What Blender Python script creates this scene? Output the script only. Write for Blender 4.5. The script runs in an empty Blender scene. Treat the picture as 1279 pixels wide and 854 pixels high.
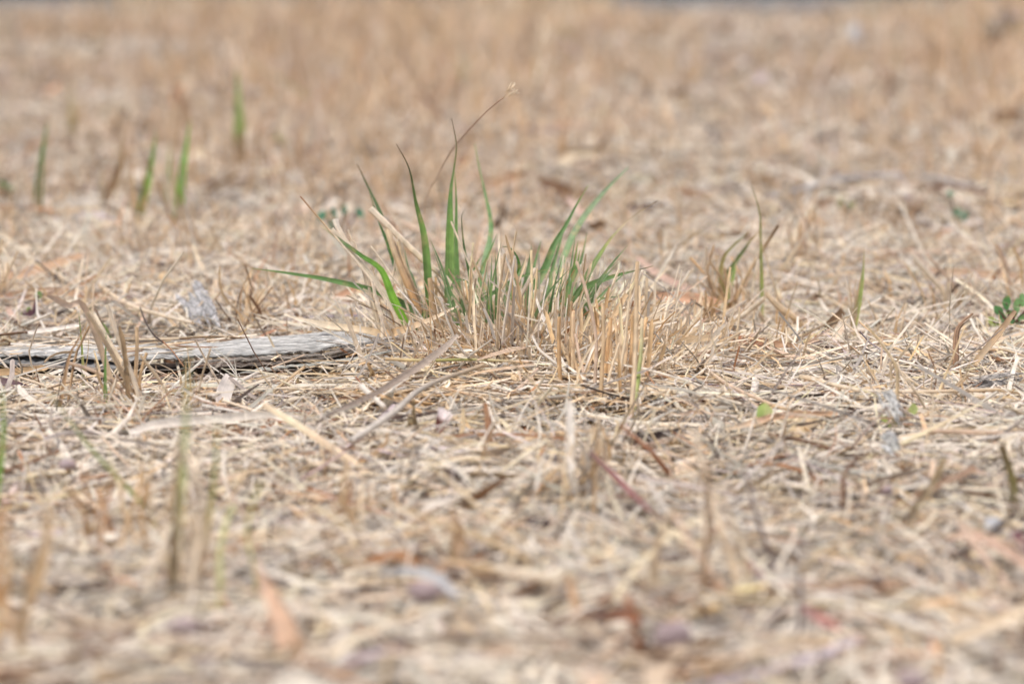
import bpy, math, random
import numpy as np
from math import radians, tan, atan, sin, cos, pi

# ------------------------------------------------------------------ scene, camera, light
S = bpy.context.scene
COL = S.collection
PW, PH = 1279.0, 854.0
LENS = 105.0
FP = LENS/36.0*PW
CAM_H = 0.20
TILT = atan((427.0+60.0)/FP)
cd = bpy.data.cameras.new('camera'); cam = bpy.data.objects.new('camera', cd); COL.objects.link(cam)
cam.location = (0, 0, CAM_H); cam.rotation_euler = (pi/2-TILT, 0, 0)
cd.lens = LENS; cd.sensor_width = 36.0; cd.clip_start = 0.02; cd.clip_end = 6000.0
cd.dof.use_dof = True; cd.dof.focus_distance = 1.36; cd.dof.aperture_fstop = 9.3; cd.dof.aperture_blades = 9
S.camera = cam

SUN_EL, SUN_AZ = radians(50), radians(-42)
w = bpy.data.worlds.new('World'); S.world = w; w.use_nodes = True
nt = w.node_tree; nt.nodes.clear()
sky = nt.nodes.new('ShaderNodeTexSky'); sky.sky_type = 'NISHITA'; sky.sun_disc = False
sky.sun_elevation = SUN_EL; sky.sun_rotation = -SUN_AZ; sky.air_density = 1.0; sky.dust_density = 5.0; sky.ozone_density = 1.0
bg = nt.nodes.new('ShaderNodeBackground'); bg.inputs[1].default_value = 0.07
wo = nt.nodes.new('ShaderNodeOutputWorld')
nt.links.new(sky.outputs[0], bg.inputs[0]); nt.links.new(bg.outputs[0], wo.inputs[0])
sl = bpy.data.lights.new('sun', 'SUN'); sl.energy = 1.5; sl.angle = radians(10); sl.color = (1.0, 0.925, 0.81)
so = bpy.data.objects.new('sun', sl); COL.objects.link(so)
so.rotation_euler = (pi/2-SUN_EL, 0, SUN_AZ)      # sun stands behind the camera's left shoulder side, high
S.view_settings.view_transform = 'Standard'; S.view_settings.look = 'None'
S.view_settings.exposure = 1.23; S.view_settings.gamma = 1.0
S.render.engine = 'CYCLES'
S.cycles.use_denoising = True
S.cycles.max_bounces = 6; S.cycles.diffuse_bounces = 4; S.cycles.transmission_bounces = 4; S.cycles.transparent_max_bounces = 4
S.cycles.use_adaptive_sampling = False

R = np.random.RandomState(11)
random.seed(5)

# ------------------------------------------------------------------ ground relief
def nz(x, y, f, seed):
    """smooth value noise in [-1,1], vectorised"""
    x = np.asarray(x, float)*f+seed*17.3; y = np.asarray(y, float)*f+seed*9.1
    xi = np.floor(x); yi = np.floor(y); fx = x-xi; fy = y-yi
    fx = fx*fx*(3-2*fx); fy = fy*fy*(3-2*fy)
    def hsh(a, b):
        v = np.sin(a*127.1+b*311.7+seed*74.7)*43758.5453
        return (v-np.floor(v))*2-1
    a = hsh(xi, yi); b = hsh(xi+1, yi); c = hsh(xi, yi+1); d = hsh(xi+1, yi+1)
    return (a*(1-fx)+b*fx)*(1-fy)+(c*(1-fx)+d*fx)*fy
def gauss(x, y, cx, cy, sx, sy): return np.exp(-((x-cx)/sx)**2-((y-cy)/sy)**2)
def H(x, y):
    x = np.asarray(x, float); y = np.asarray(y, float)
    near = np.clip((y-1.9)/2.5, 0, 1)
    h = nz(x, y, 9, 1)*0.0035+nz(x, y, 22, 2)*0.002
    h = h+near*(nz(x, y, 2.2, 3)*0.016+nz(x, y, 0.7, 4)*0.014)
    h = h+0.011*gauss(x, y, 0.012, 1.445, 0.090, 0.085)
    h = h-0.005*np.clip((-.035-x)/.03, 0, 1)*np.exp(-((y-1.41)/.045)**4)
    return h-0.003
def TH(x, y):   # thickness of the litter
    x = np.asarray(x, float); y = np.asarray(y, float)
    t = 0.0125+nz(x, y, 7, 6)*0.0055
    t = t*(1-0.8*np.clip((-.035-x)/.03, 0, 1)*np.exp(-((y-1.40)/.05)**4))
    return np.clip(t, 0.001, None)

# ------------------------------------------------------------------ pixel -> place
FW = np.array([0, cos(TILT), -sin(TILT)]); UP = np.array([0, sin(TILT), cos(TILT)])
def ray(px, py): return FW+np.array([1., 0, 0])*(px-PW/2)/FP-UP*(py-PH/2)/FP
def at_depth(px, py, Y):
    r = ray(px, py); return np.array([0, 0, CAM_H])+r*(Y/r[1])
def on_ground(px, py, lift=0.0):
    r = ray(px, py); return np.array([0, 0, CAM_H])+r*((CAM_H-lift)/-r[2])

# ------------------------------------------------------------------ materials
def new_mat(name):
    m = bpy.data.materials.new(name); m.use_nodes = True; n = m.node_tree; n.nodes.clear(); return m, n
def N(n, t, **k):
    o = n.nodes.new(t)
    for a, b in k.items(): setattr(o, a, b)
    return o
def fibre_mat(name, transl, rough, spec, streak=(0.72, 1.18), bump=0.25, rnd=0.0, sv=(900, 40), spot=None):
    m, n = new_mat(name); L = n.links.new
    at = N(n, 'ShaderNodeAttribute', attribute_name='col')
    uv = N(n, 'ShaderNodeUVMap')
    mp = N(n, 'ShaderNodeMapping'); mp.inputs['Scale'].default_value = (sv[0]*0.01, sv[1], 1)
    L(uv.outputs[0], mp.inputs[0])
    no = N(n, 'ShaderNodeTexNoise'); no.inputs['Scale'].default_value = 1.0; no.inputs['Detail'].default_value = 3.0
    L(mp.outputs[0], no.inputs[0])
    mr = N(n, 'ShaderNodeMapRange'); mr.inputs[1].default_value = 0.3; mr.inputs[2].default_value = 0.7
    mr.inputs[3].default_value = streak[0]; mr.inputs[4].default_value = streak[1]
    L(no.outputs[0], mr.inputs[0])
    ge = N(n, 'ShaderNodeNewGeometry')
    n2 = N(n, 'ShaderNodeTexNoise'); n2.inputs['Scale'].default_value = 260.0; n2.inputs['Detail'].default_value = 2.0
    L(ge.outputs['Position'], n2.inputs[0])
    m2 = N(n, 'ShaderNodeMapRange'); m2.inputs[1].default_value = 0.3; m2.inputs[2].default_value = 0.7
    m2.inputs[3].default_value = 0.82; m2.inputs[4].default_value = 1.14
    L(n2.outputs[0], m2.inputs[0])
    mu = N(n, 'ShaderNodeMath', operation='MULTIPLY'); L(mr.outputs[0], mu.inputs[0]); L(m2.outputs[0], mu.inputs[1])
    vm = N(n, 'ShaderNodeVectorMath', operation='SCALE'); L(at.outputs['Color'], vm.inputs[0]); L(mu.outputs[0], vm.inputs['Scale'])
    src = vm.outputs[0]
    if spot:
        n3 = N(n, 'ShaderNodeTexNoise'); n3.inputs['Scale'].default_value = 150.0; n3.inputs['Detail'].default_value = 5.0; L(ge.outputs['Position'], n3.inputs[0])
        m4 = N(n, 'ShaderNodeMapRange'); m4.inputs[1].default_value = .54; m4.inputs[2].default_value = .68; m4.inputs[4].default_value = spot[3]; L(n3.outputs[0], m4.inputs[0])
        sm_ = N(n, 'ShaderNodeMixRGB'); sm_.inputs[2].default_value = (*spot[:3], 1); L(m4.outputs[0], sm_.inputs[0]); L(src, sm_.inputs[1]); src = sm_.outputs[0]
    if rnd:
        oi = N(n, 'ShaderNodeObjectInfo'); hs = N(n, 'ShaderNodeHueSaturation')
        m3 = N(n, 'ShaderNodeMapRange'); m3.inputs[3].default_value = 1-rnd; m3.inputs[4].default_value = 1+rnd
        L(oi.outputs['Random'], m3.inputs[0]); L(m3.outputs[0], hs.inputs['Value'])
        L(src, hs.inputs['Color']); src = hs.outputs[0]
    p = N(n, 'ShaderNodeBsdfPrincipled'); L(src, p.inputs['Base Color'])
    p.inputs['Roughness'].default_value = rough; p.inputs['Specular IOR Level'].default_value = spec
    bu = N(n, 'ShaderNodeBump'); bu.inputs['Strength'].default_value = bump; bu.inputs['Distance'].default_value = 0.0004
    L(no.outputs[0], bu.inputs['Height']); L(bu.outputs[0], p.inputs['Normal'])
    out = N(n, 'ShaderNodeOutputMaterial')
    if transl:
        tr = N(n, 'ShaderNodeBsdfTranslucent'); L(src, tr.inputs[0])
        mx = N(n, 'ShaderNodeMixShader'); mx.inputs[0].default_value = transl
        L(p.outputs[0], mx.inputs[1]); L(tr.outputs[0], mx.inputs[2]); L(mx.outputs[0], out.inputs[0])
    else: L(p.outputs[0], out.inputs[0])
    return m
M_STRAW = fibre_mat('dry_straw', 0.10, 0.6, 0.3, streak=(.8, 1.15))
M_STALK = fibre_mat('dry_stalk', 0.22, 0.55, 0.35, streak=(0.9, 1.22), rnd=0.08, sv=(1200, 12))
M_GREEN = fibre_mat('green_leaf', 0.30, 0.42, 0.45, streak=(0.68, 1.2), bump=0.6, sv=(1100, 9), spot=(.48, .40, .20, .55))
M_DEAD = fibre_mat('dead_leaf', 0.10, 0.6, 0.3, streak=(0.6, 1.25), sv=(900, 16), spot=(.50, .40, .29, .75))
M_TWIG = fibre_mat('bark_twig', 0.0, 0.75, 0.2, streak=(0.5, 1.3), bump=0.8, sv=(1600, 18))

def wood_mat():
    m, n = new_mat('weathered_wood'); L = n.links.new
    at = N(n, 'ShaderNodeAttribute', attribute_name='col'); uv = N(n, 'ShaderNodeUVMap')
    def noise(sx, sy, det=5.0, rgh=0.6):
        mp = N(n, 'ShaderNodeMapping'); mp.inputs['Scale'].default_value = (sx, sy, 1); L(uv.outputs[0], mp.inputs[0])
        no = N(n, 'ShaderNodeTexNoise'); no.inputs['Scale'].default_value = 1.0; no.inputs['Detail'].default_value = det
        no.inputs['Roughness'].default_value = rgh; L(mp.outputs[0], no.inputs[0]); return no
    a = noise(60, 90); b = noise(60, 260, 4); c = noise(5, 70, 4)
    r1 = N(n, 'ShaderNodeMapRange'); r1.inputs[1].default_value = .35; r1.inputs[2].default_value = .65; r1.inputs[3].default_value = .68; r1.inputs[4].default_value = 1.1
    L(a.outputs[0], r1.inputs[0])
    r2 = N(n, 'ShaderNodeMapRange'); r2.inputs[1].default_value = .40; r2.inputs[2].default_value = .50; r2.inputs[3].default_value = .5; r2.inputs[4].default_value = 1.0
    L(b.outputs[0], r2.inputs[0])
    r3 = N(n, 'ShaderNodeMapRange'); r3.inputs[1].default_value = .33; r3.inputs[2].default_value = .6; r3.inputs[3].default_value = .6; r3.inputs[4].default_value = 1.1
    L(c.outputs[0], r3.inputs[0])
    m1 = N(n, 'ShaderNodeMath', operation='MULTIPLY'); L(r1.outputs[0], m1.inputs[0]); L(r2.outputs[0], m1.inputs[1])
    m2 = N(n, 'ShaderNodeMath', operation='MULTIPLY'); L(m1.outputs[0], m2.inputs[0]); L(r3.outputs[0], m2.inputs[1])
    v = N(n, 'ShaderNodeVectorMath', operation='SCALE'); L(at.outputs['Color'], v.inputs[0]); L(m2.outputs[0], v.inputs['Scale'])
    p = N(n, 'ShaderNodeBsdfPrincipled'); p.inputs['Roughness'].default_value = 0.8; p.inputs['Specular IOR Level'].default_value = 0.2
    L(v.outputs[0], p.inputs['Base Color'])
    bu = N(n, 'ShaderNodeBump'); bu.inputs['Strength'].default_value = 0.9; bu.inputs['Distance'].default_value = 0.0012
    L(m1.outputs[0], bu.inputs['Height']); L(bu.outputs[0], p.inputs['Normal'])
    out = N(n, 'ShaderNodeOutputMaterial'); L(p.outputs[0], out.inputs[0]); return m
M_WOOD = wood_mat()

def ground_mat(name, c1, c2, c3, s1, s2):
    m, n = new_mat(name); L = n.links.new
    ge = N(n, 'ShaderNodeNewGeometry')
    a = N(n, 'ShaderNodeTexNoise'); a.inputs['Scale'].default_value = s1; a.inputs['Detail'].default_value = 6; L(ge.outputs['Position'], a.inputs[0])
    b = N(n, 'ShaderNodeTexNoise'); b.inputs['Scale'].default_value = s2; b.inputs['Detail'].default_value = 4; L(ge.outputs['Position'], b.inputs[0])
    r = N(n, 'ShaderNodeValToRGB'); r.color_ramp.elements[0].position = .35; r.color_ramp.elements[0].color = (*c1, 1)
    r.color_ramp.elements[1].position = .68; r.color_ramp.elements[1].color = (*c2, 1); L(a.outputs[0], r.inputs[0])
    mx = N(n, 'ShaderNodeMixRGB'); mx.inputs[2].default_value = (*c3, 1); L(r.outputs[0], mx.inputs[1])
    mr = N(n, 'ShaderNodeMapRange'); mr.inputs[1].default_value = .45; mr.inputs[2].default_value = .65; L(b.outputs[0], mr.inputs[0]); L(mr.outputs[0], mx.inputs[0])
    p = N(n, 'ShaderNodeBsdfPrincipled'); p.inputs['Roughness'].default_value = .9; p.inputs['Specular IOR Level'].default_value = .15
    L(mx.outputs[0], p.inputs['Base Color'])
    bu = N(n, 'ShaderNodeBump'); bu.inputs['Strength'].default_value = .7; bu.inputs['Distance'].default_value = .003
    L(a.outputs[0], bu.inputs['Height']); L(bu.outputs[0], p.inputs['Normal'])
    out = N(n, 'ShaderNodeOutputMaterial'); L(p.outputs[0], out.inputs[0]); return m
M_SOIL = ground_mat('soil', (.05, .036, .028), (.11, .08, .06), (.16, .12, .09), 180, 60)
M_PATH = ground_mat('path_surface', (.13, .125, .125), (.20, .19, .185), (.16, .16, .165), 60, 5)
M_FIELD = ground_mat('far_field', (.34, .26, .17), (.46, .36, .24), (.40, .30, .20), 3, .4)
M_STONE = ground_mat('pebble_stone', (.30, .22, .23), (.46, .38, .39), (.36, .28, .29), 300, 90)
M_STONEW = ground_mat('pale_stone', (.50, .52, .58), (.66, .68, .72), (.55, .55, .58), 300, 90)

# ------------------------------------------------------------------ mesh helpers
LEAF5 = [(-1, .30), (-.5, .08), (0, -.06), (.5, .08), (1, .30)]
FLAT3 = [(-1, .10), (0, -.05), (1, .10)]
TENT3 = [(-1, -.55), (0, .45), (1, -.55)]
def tube(k): return [(cos(2*pi*i/k), sin(2*pi*i/k)) for i in range(k)]
BOX4 = [(-1, .10), (1, .10), (1, -.10), (-1, -.10)]

def sweep(P, W, prof, closed, ref=(0, 0, 1), phi=None):
    """P (n,s,3) centre lines, W (n,s) full widths -> verts, quads, uv; phi turns the section about its line"""
    P = np.asarray(P, float); W = np.asarray(W, float)
    n, s, _ = P.shape; k = len(prof)
    T = np.gradient(P, axis=1); T /= (np.linalg.norm(T, axis=2, keepdims=True)+1e-12)
    ref = np.asarray(ref, float)
    if ref.ndim == 1: ref = np.broadcast_to(ref, (n, 3))
    rf = np.broadcast_to(ref[:, None, :], P.shape)
    A = np.cross(T, rf); A /= (np.linalg.norm(A, axis=2, keepdims=True)+1e-9)
    B = np.cross(A, T)
    if phi is not None:
        ph = np.asarray(phi, float)
        if ph.ndim == 1: ph = np.broadcast_to(ph[:, None], (n, s))
        c = np.cos(ph)[..., None]; q = np.sin(ph)[..., None]
        A, B = A*c+B*q, B*c-A*q
    V = np.empty((n, s, k, 3))
    for j, (a, b) in enumerate(prof):
        V[:, :, j, :] = P+A*(W*a/2)[..., None]+B*(W*b/2)[..., None]
    base = (np.arange(n)*s*k)[:, None, None]
    i = np.arange(s-1)[None, :, None]; kk = k if closed else k-1
    j = np.arange(kk)[None, None, :]; j2 = (j+1) % k
    q = np.stack(np.broadcast_arrays(base+i*k+j, base+i*k+j2, base+(i+1)*k+j2, base+(i+1)*k+j), -1).reshape(-1, 4)
    seg = np.linalg.norm(np.diff(P, axis=1), axis=2); ln = np.concatenate([np.zeros((n, 1)), np.cumsum(seg, 1)], 1)
    off = R.rand(n, 1)*50
    U = np.empty((n, s, k, 2)); U[..., 0] = np.linspace(0, 1, k)[None, None, :]+off[:, :, None]*3; U[..., 1] = (ln+off)[:, :, None]
    return V.reshape(-1, 3), q, U.reshape(-1, 2)
def cols_for(C, k):   # C (n,s,3) -> per vertex rgba
    C = np.repeat(C[:, :, None, :], k, axis=2).reshape(-1, 3)
    return np.concatenate([np.clip(C, 0, 1), np.ones((len(C), 1))], 1)

class Batch:
    def __init__(s): s.v = []; s.q = []; s.u = []; s.c = []; s.n = 0
    def add(s, V, Q, U, C): s.v.append(V); s.q.append(Q+s.n); s.u.append(U); s.c.append(C); s.n += len(V)
    def sweep(s, P, W, C, prof, closed, ref=(0, 0, 1), phi=None):
        V, Q, U = sweep(P, W, prof, closed, ref, phi); s.add(V, Q, U, cols_for(C, len(prof)))
    def mesh(s, name, origin=(0, 0, 0)):
        V = np.concatenate(s.v)-np.asarray(origin); Q = np.concatenate(s.q); U = np.concatenate(s.u); C = np.concatenate(s.c)
        me = bpy.data.meshes.new(name)
        me.vertices.add(len(V)); me.vertices.foreach_set('co', V.astype(np.float32).ravel())
        me.loops.add(Q.size); me.loops.foreach_set('vertex_index', Q.astype(np.int32).ravel())
        me.polygons.add(len(Q)); me.polygons.foreach_set('loop_start', np.arange(0, Q.size, 4, dtype=np.int32))
        try: me.polygons.foreach_set('loop_total', np.full(len(Q), 4, dtype=np.int32))
        except Exception: pass
        uvl = me.uv_layers.new(name='UVMap'); uvl.data.foreach_set('uv', U[Q.ravel()].astype(np.float32).ravel())
        ca = me.color_attributes.new('col', 'FLOAT_COLOR', 'POINT'); ca.data.foreach_set('color', C.astype(np.float32).ravel())
        me.update(calc_edges=True)
        me.polygons.foreach_set('use_smooth', np.ones(len(Q), dtype=bool)); me.update()
        return me
    def obj(s, name, mat, origin=(0, 0, 0), parent=None):
        me = s.mesh(name, origin); me.materials.append(mat)
        return link(name, me, origin, parent)
def link(name, me, origin=(0, 0, 0), parent=None):
    o = bpy.data.objects.new(name, me); COL.objects.link(o)
    if parent is not None:
        o.parent = parent; o.location = np.asarray(origin)-np.asarray(parent.location)
    else: o.location = tuple(origin)
    return o
def tag(o, label=None, cat=None, group=None, kind=None):
    if label: o['label'] = label
    if cat: o['category'] = cat
    if group: o['group'] = group
    if kind: o['kind'] = kind
    return o
def empty(name, loc, *a, **k):
    o = bpy.data.objects.new(name, None); COL.objects.link(o); o.location = tuple(loc); o.empty_display_size = 0.01
    return tag(o, *a, **k)

def smooth(pts, s):
    """Catmull-Rom through pts, resampled to s points"""
    p = np.asarray(pts, float)
    if len(p) == 2: p = np.array([p[0], (p[0]+p[1])/2, p[1]])
    q = np.vstack([2*p[0]-p[1], p, 2*p[-1]-p[-2]])
    out = []
    for i in range(1, len(q)-2):
        for t in np.linspace(0, 1, 12, endpoint=False):
            a, b, c, d = q[i-1], q[i], q[i+1], q[i+2]
            out.append(.5*((2*b)+(c-a)*t+(2*a-5*b+4*c-d)*t*t+(-a+3*b-3*c+d)*t**3))
    out.append(p[-1]); out = np.array(out)
    l = np.concatenate([[0], np.cumsum(np.linalg.norm(np.diff(out, axis=0), axis=1))])
    t = np.linspace(0, l[-1], s)
    return np.stack([np.interp(t, l, out[:, k]) for k in range(out.shape[1])], 1)

CREAM = (.82, .71, .575); STRAW = (.73, .59, .42); TAN = (.64, .475, .30); OCHRE = (.60, .41, .23); GREY = (.47, .42, .37); PALE = (.77, .71, .64)
BROWN = (.24, .14, .085); RUST = (.42, .21, .11); DARK = (.09, .06, .05); PINK = (.66, .50, .38); MAROON = (.16, .05, .06)
GRN = (.17, .32, .11); GRN_B = (.24, .41, .11); GRN_D = (.10, .23, .08); GRN_C = (.23, .35, .18); GRN_Y = (.36, .43, .13)

def ramp(keys, s):
    ts = np.array([k[0] for k in keys]); cs = np.array([k[1] for k in keys]); t = np.linspace(0, 1, s)
    return np.stack([np.interp(t, ts, cs[:, i]) for i in range(3)], 1)
def wprofile(kind, s):
    t = np.linspace(0, 1, s)
    if kind == 'blade': return np.clip(np.minimum(1, .45+t*2.2), 0, 1)*np.clip((1-t)/.62, 0, 1)**.85*.97+.03
    if kind == 'lens': return np.clip(np.sin(np.pi*np.clip(t*.96+.02, 0, 1)), 0, 1)**.6
    if kind == 'strap': return np.clip(np.minimum(t*14+.55, (1-t)*9+.35), 0, 1)
    return 1-.25*t
def line(P3, w, keys, kind='stem', prof=None, phi=0.0, seed=0, batch=None, s=None, wig=0.0):
    """one blade or stalk from 3D points, root first; w full width in metres (number or per point list)"""
    n = s or max(9, min(40, len(P3)*7))
    P = smooth(P3, n)
    if wig: P = P+np.cumsum(R.randn(n, 3), 0)*wig
    if np.ndim(w): W = np.interp(np.linspace(0, 1, n), np.linspace(0, 1, len(w)), w)
    else: W = w*wprofile(kind, n)
    W = W*(1+.02*R.randn(n)*(kind != 'blade'))
    C = ramp(keys, n)*(1+.05*R.randn(n, 1))
    if prof is None: prof = LEAF5 if kind in ('blade', 'lens', 'strap') else tube(6)
    closed = kind not in ('blade', 'lens', 'strap')
    tmid = P[-1]-P[0]; view = np.array([0, -1, .15])
    b = batch or Batch()
    b.sweep(P[None], W[None], C[None], prof, closed, ref=view, phi=np.linspace(phi, phi*.4, n)[None])
    return b
def trace(pts, d0, d1, drop=True):
    """pixel points root first, ground distance running from d0 at the root to d1 at the tip"""
    L = np.concatenate([[0], np.cumsum([math.hypot(pts[i+1][0]-pts[i][0], pts[i+1][1]-pts[i][1]) for i in range(len(pts)-1)])])
    P = [at_depth(x, y, d0+(d1-d0)*l/L[-1]) for (x, y), l in zip(pts, L)]
    if drop:
        r = P[0]; g = float(H(r[0], r[1]))
        if r[2] > g+.002:
            dirx = (r-P[1]); dirx /= np.linalg.norm(dirx)
            k = (r[2]-g+.002); P.insert(0, np.array([r[0]+dirx[0]*k*.5, r[1]+dirx[1]*k*.3, g-.002]))
    return P
def mpx(px, Y): return px*Y/FP

# ------------------------------------------------------------------ the setting
def grid_mesh(name, xs, ys, zf, mat, label=None):
    X, Y = np.meshgrid(xs, ys); Z = zf(X, Y)
    nx, ny = len(xs), len(ys)
    me = bpy.data.meshes.new(name)
    i, j = np.meshgrid(np.arange(nx-1), np.arange(ny-1)); a = (j*nx+i).ravel()
    me.from_pydata(np.stack([X.ravel(), Y.ravel(), Z.ravel()], 1).tolist(), [], np.stack([a, a+1, a+nx+1, a+nx], 1).tolist())
    me.polygons.foreach_set('use_smooth', np.ones(len(me.polygons), dtype=bool)); me.materials.append(mat)
    return tag(link(name, me), kind='structure')
xs = np.concatenate([[-3000, -800, -200, -50, -15], np.arange(-5, -.8, .12), np.arange(-.8, .8, .012), np.arange(.8, 5, .12), [5, 15, 50, 200, 800, 3000]])
ys = np.concatenate([[-3000, -400, -50, -5, -1], np.arange(0, .6, .1), np.arange(.6, 2.2, .012), np.arange(2.2, 10, .1), [10, 11.5, 14, 20, 50, 150, 500, 1500, 4000]])
def zg(X, Y):
    m = np.clip((10-Y)/1.0, 0, 1)*np.clip((Y+.5)/.5, 0, 1)
    return H(X, Y)*m-.004
grid_mesh('ground', xs, ys, zg, M_SOIL)
px_ = np.linspace(-60, 60, 90); py_ = np.array([9.3, 10, 11, 12, 13])
grid_mesh('path', px_, py_, lambda X, Y: .012+0*X+.004*nz(X, Y, 1.2, 8), M_PATH)
grid_mesh('far_field', np.array([-3000, -500, -100, -30, 0, 30, 100, 500, 3000.]), np.array([13., 16, 25, 60, 200, 800, 4000]), lambda X, Y: .05+0*X, M_FIELD)

# ------------------------------------------------------------------ litter: nobody could count it
PAL = np.array([CREAM, STRAW, TAN, GREY, PALE, BROWN, RUST, DARK, PINK, OCHRE])
def litter(b, n, y0, y1, lw, ww, palw, curl=.25, pitch=.16, kink=.0, s=5, prof=TENT3, lift=0., xm=1.35, mask=None):
    y = y0+(y1-y0)*R.rand(n)**1.0
    # more of them where the strip is wider
    keep = R.rand(n) < (y/y1); y = y[keep]; n = len(y)
    x = (R.rand(n)*2-1)*(.172*y*xm+.06)
    if mask is not None:
        k = mask(x, y); x, y = x[k], y[k]; n = len(x)
    Lh = lw[0]*np.exp(lw[1]*R.randn(n)); Lh = np.clip(Lh, lw[0]*.25, lw[0]*1.9)
    Wd = ww[0]*np.exp(ww[1]*R.randn(n))
    yaw = R.rand(n)*2*pi; pit = R.randn(n)*pitch
    t = np.linspace(-.5, .5, s)
    c = R.randn(n)*curl; c2 = R.randn(n)*curl*.7
    dx = np.cos(yaw); dy = np.sin(yaw)
    u = t[None, :]*Lh[:, None]
    side = (t[None, :]**2-.08)*Lh[:, None]*c[:, None]*2
    z = np.tan(np.clip(pit, -1, 1))[:, None]*u+(-(t[None, :]**2)+.08)*Lh[:, None]*c2[:, None]*.9
    P = np.empty((n, s, 3))
    P[:, :, 0] = x[:, None]+u*dx[:, None]-side*dy[:, None]
    P[:, :, 1] = y[:, None]+u*dy[:, None]+side*dx[:, None]
    g = H(P[:, :, 0], P[:, :, 1]); th = TH(x, y)
    lay = R.rand(n)**.8
    P[:, :, 2] = np.maximum(g+.0003, g+th[:, None]*lay[:, None]+z+lift)
    W = Wd[:, None]*np.clip(1-.5*np.abs(t[None, :]*2)**3*R.rand(n)[:, None]*1.6, .15, 1)
    ci = R.choice(len(PAL), n, p=np.array(palw)/sum(palw))
    C = PAL[ci]*np.exp(.22*R.randn(n))[:, None]*(1+.02*R.randn(n, 3))*(1+np.outer(R.rand(n) < (.12 if ww[0] > .004 else .01), [-.18, -.22, .02]))
    # bleaching: patches of paler and browner litter, as the ground has
    pt = nz(x, y, 6, 12)
    C = C*(1+.12*pt[:, None]+.10*nz(x, y, 17, 14)[:, None])
    C = np.minimum(np.repeat(C[:, None, :], s, 1)*(1+.10*R.randn(n, s, 1)), np.array([.86, .78, .68]))
    b.sweep(P, W, C, prof, False, ref=(0, 0, 1), phi=R.randn(n)*.5)
P1 = [26, 12, 7, 31, 27, 9, 3, 7, 5, 1]
PC = [21, 8, 6, 31, 29, 9, 3, 7, 4, 1]
def thin_under_bark(x, y):
    g = np.clip((-.035-x)/.03, 0, 1)*np.exp(-((y-1.405)/.045)**4); return R.rand(len(x)) > g*.93
lit = Batch()
litter(lit, 9000, .50, 1.0, (.030, .5), (.0015, .35), P1, xm=1.6)
litter(lit, 9000, .50, 1.0, (.013, .5), (.0012, .4), PC, curl=.5, pitch=.3, xm=1.6)
litter(lit, 20000, .9, 2.05, (.031, .5), (.00098, .35), P1, mask=thin_under_bark)
litter(lit, 16000, .9, 2.05, (.026, .5), (.00105, .35), [32, 18, 9, 24, 28, 2, 2, 0, 5, 2], pitch=.40, lift=.001, mask=thin_under_bark)
litter(lit, 12000, .9, 2.05, (.013, .5), (.0007, .4), PC, curl=.55, pitch=.32, s=5, mask=thin_under_bark)
litter(lit, 7000, .9, 2.05, (.026, .5), (.0005, .3), [25, 15, 5, 20, 25, 3, 2, 3, 5, 0], curl=1.3, pitch=.45, s=8, lift=.0015, mask=thin_under_bark)   # fine curled fibres
litter(lit, 10500, .8, 2.05, (.056, .4), (.00130, .35), [32, 20, 10, 18, 16, 4, 2, 1, 5, 2], curl=.25, pitch=.2, lift=.002, s=6, mask=thin_under_bark)
litter(lit, 1100, .8, 2.05, (.022, .4), (.0034, .35), [10, 15, 15, 15, 8, 12, 12, 4, 12, 8], curl=.4, pitch=.25, prof=LEAF5, s=6, mask=thin_under_bark)    # leaf scraps
litter(lit, 260, .55, 1.25, (.024, .4), (.0050, .3), [12, 8, 8, 22, 18, 7, 7, 9, 10, 2], curl=.5, pitch=.3, prof=LEAF5, s=8, lift=.002, xm=1.5)
litter(lit, 900, .55, 1.3, (.050, .4), (.0020, .3), [22, 16, 10, 16, 16, 6, 5, 5, 6, 2], curl=.3, pitch=.22, s=7, lift=.002, xm=1.5)
litter(lit, 260, 1.2, 2.0, (.018, .4), (.0050, .3), [12, 8, 8, 22, 18, 8, 8, 9, 10, 2], curl=.5, pitch=.3, prof=LEAF5, s=8, lift=.001, mask=thin_under_bark)
litter(lit, 2400, 1.9, 6.0, (.035, .4), (.0085, .35), [8, 6, 8, 26, 22, 8, 8, 10, 8, 0], curl=.4, pitch=.35, prof=LEAF5, s=6, lift=.003)
litter(lit, 36000, 2.0, 4.2, (.030, .5), (.0018, .35), P1, pitch=.25)
litter(lit, 16000, 2.0, 4.2, (.016, .5), (.0018, .4), PC, pitch=.4)
litter(lit, 38000, 4.0, 9.7, (.045, .5), (.0042, .35), P1, pitch=.3, s=4)
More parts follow.
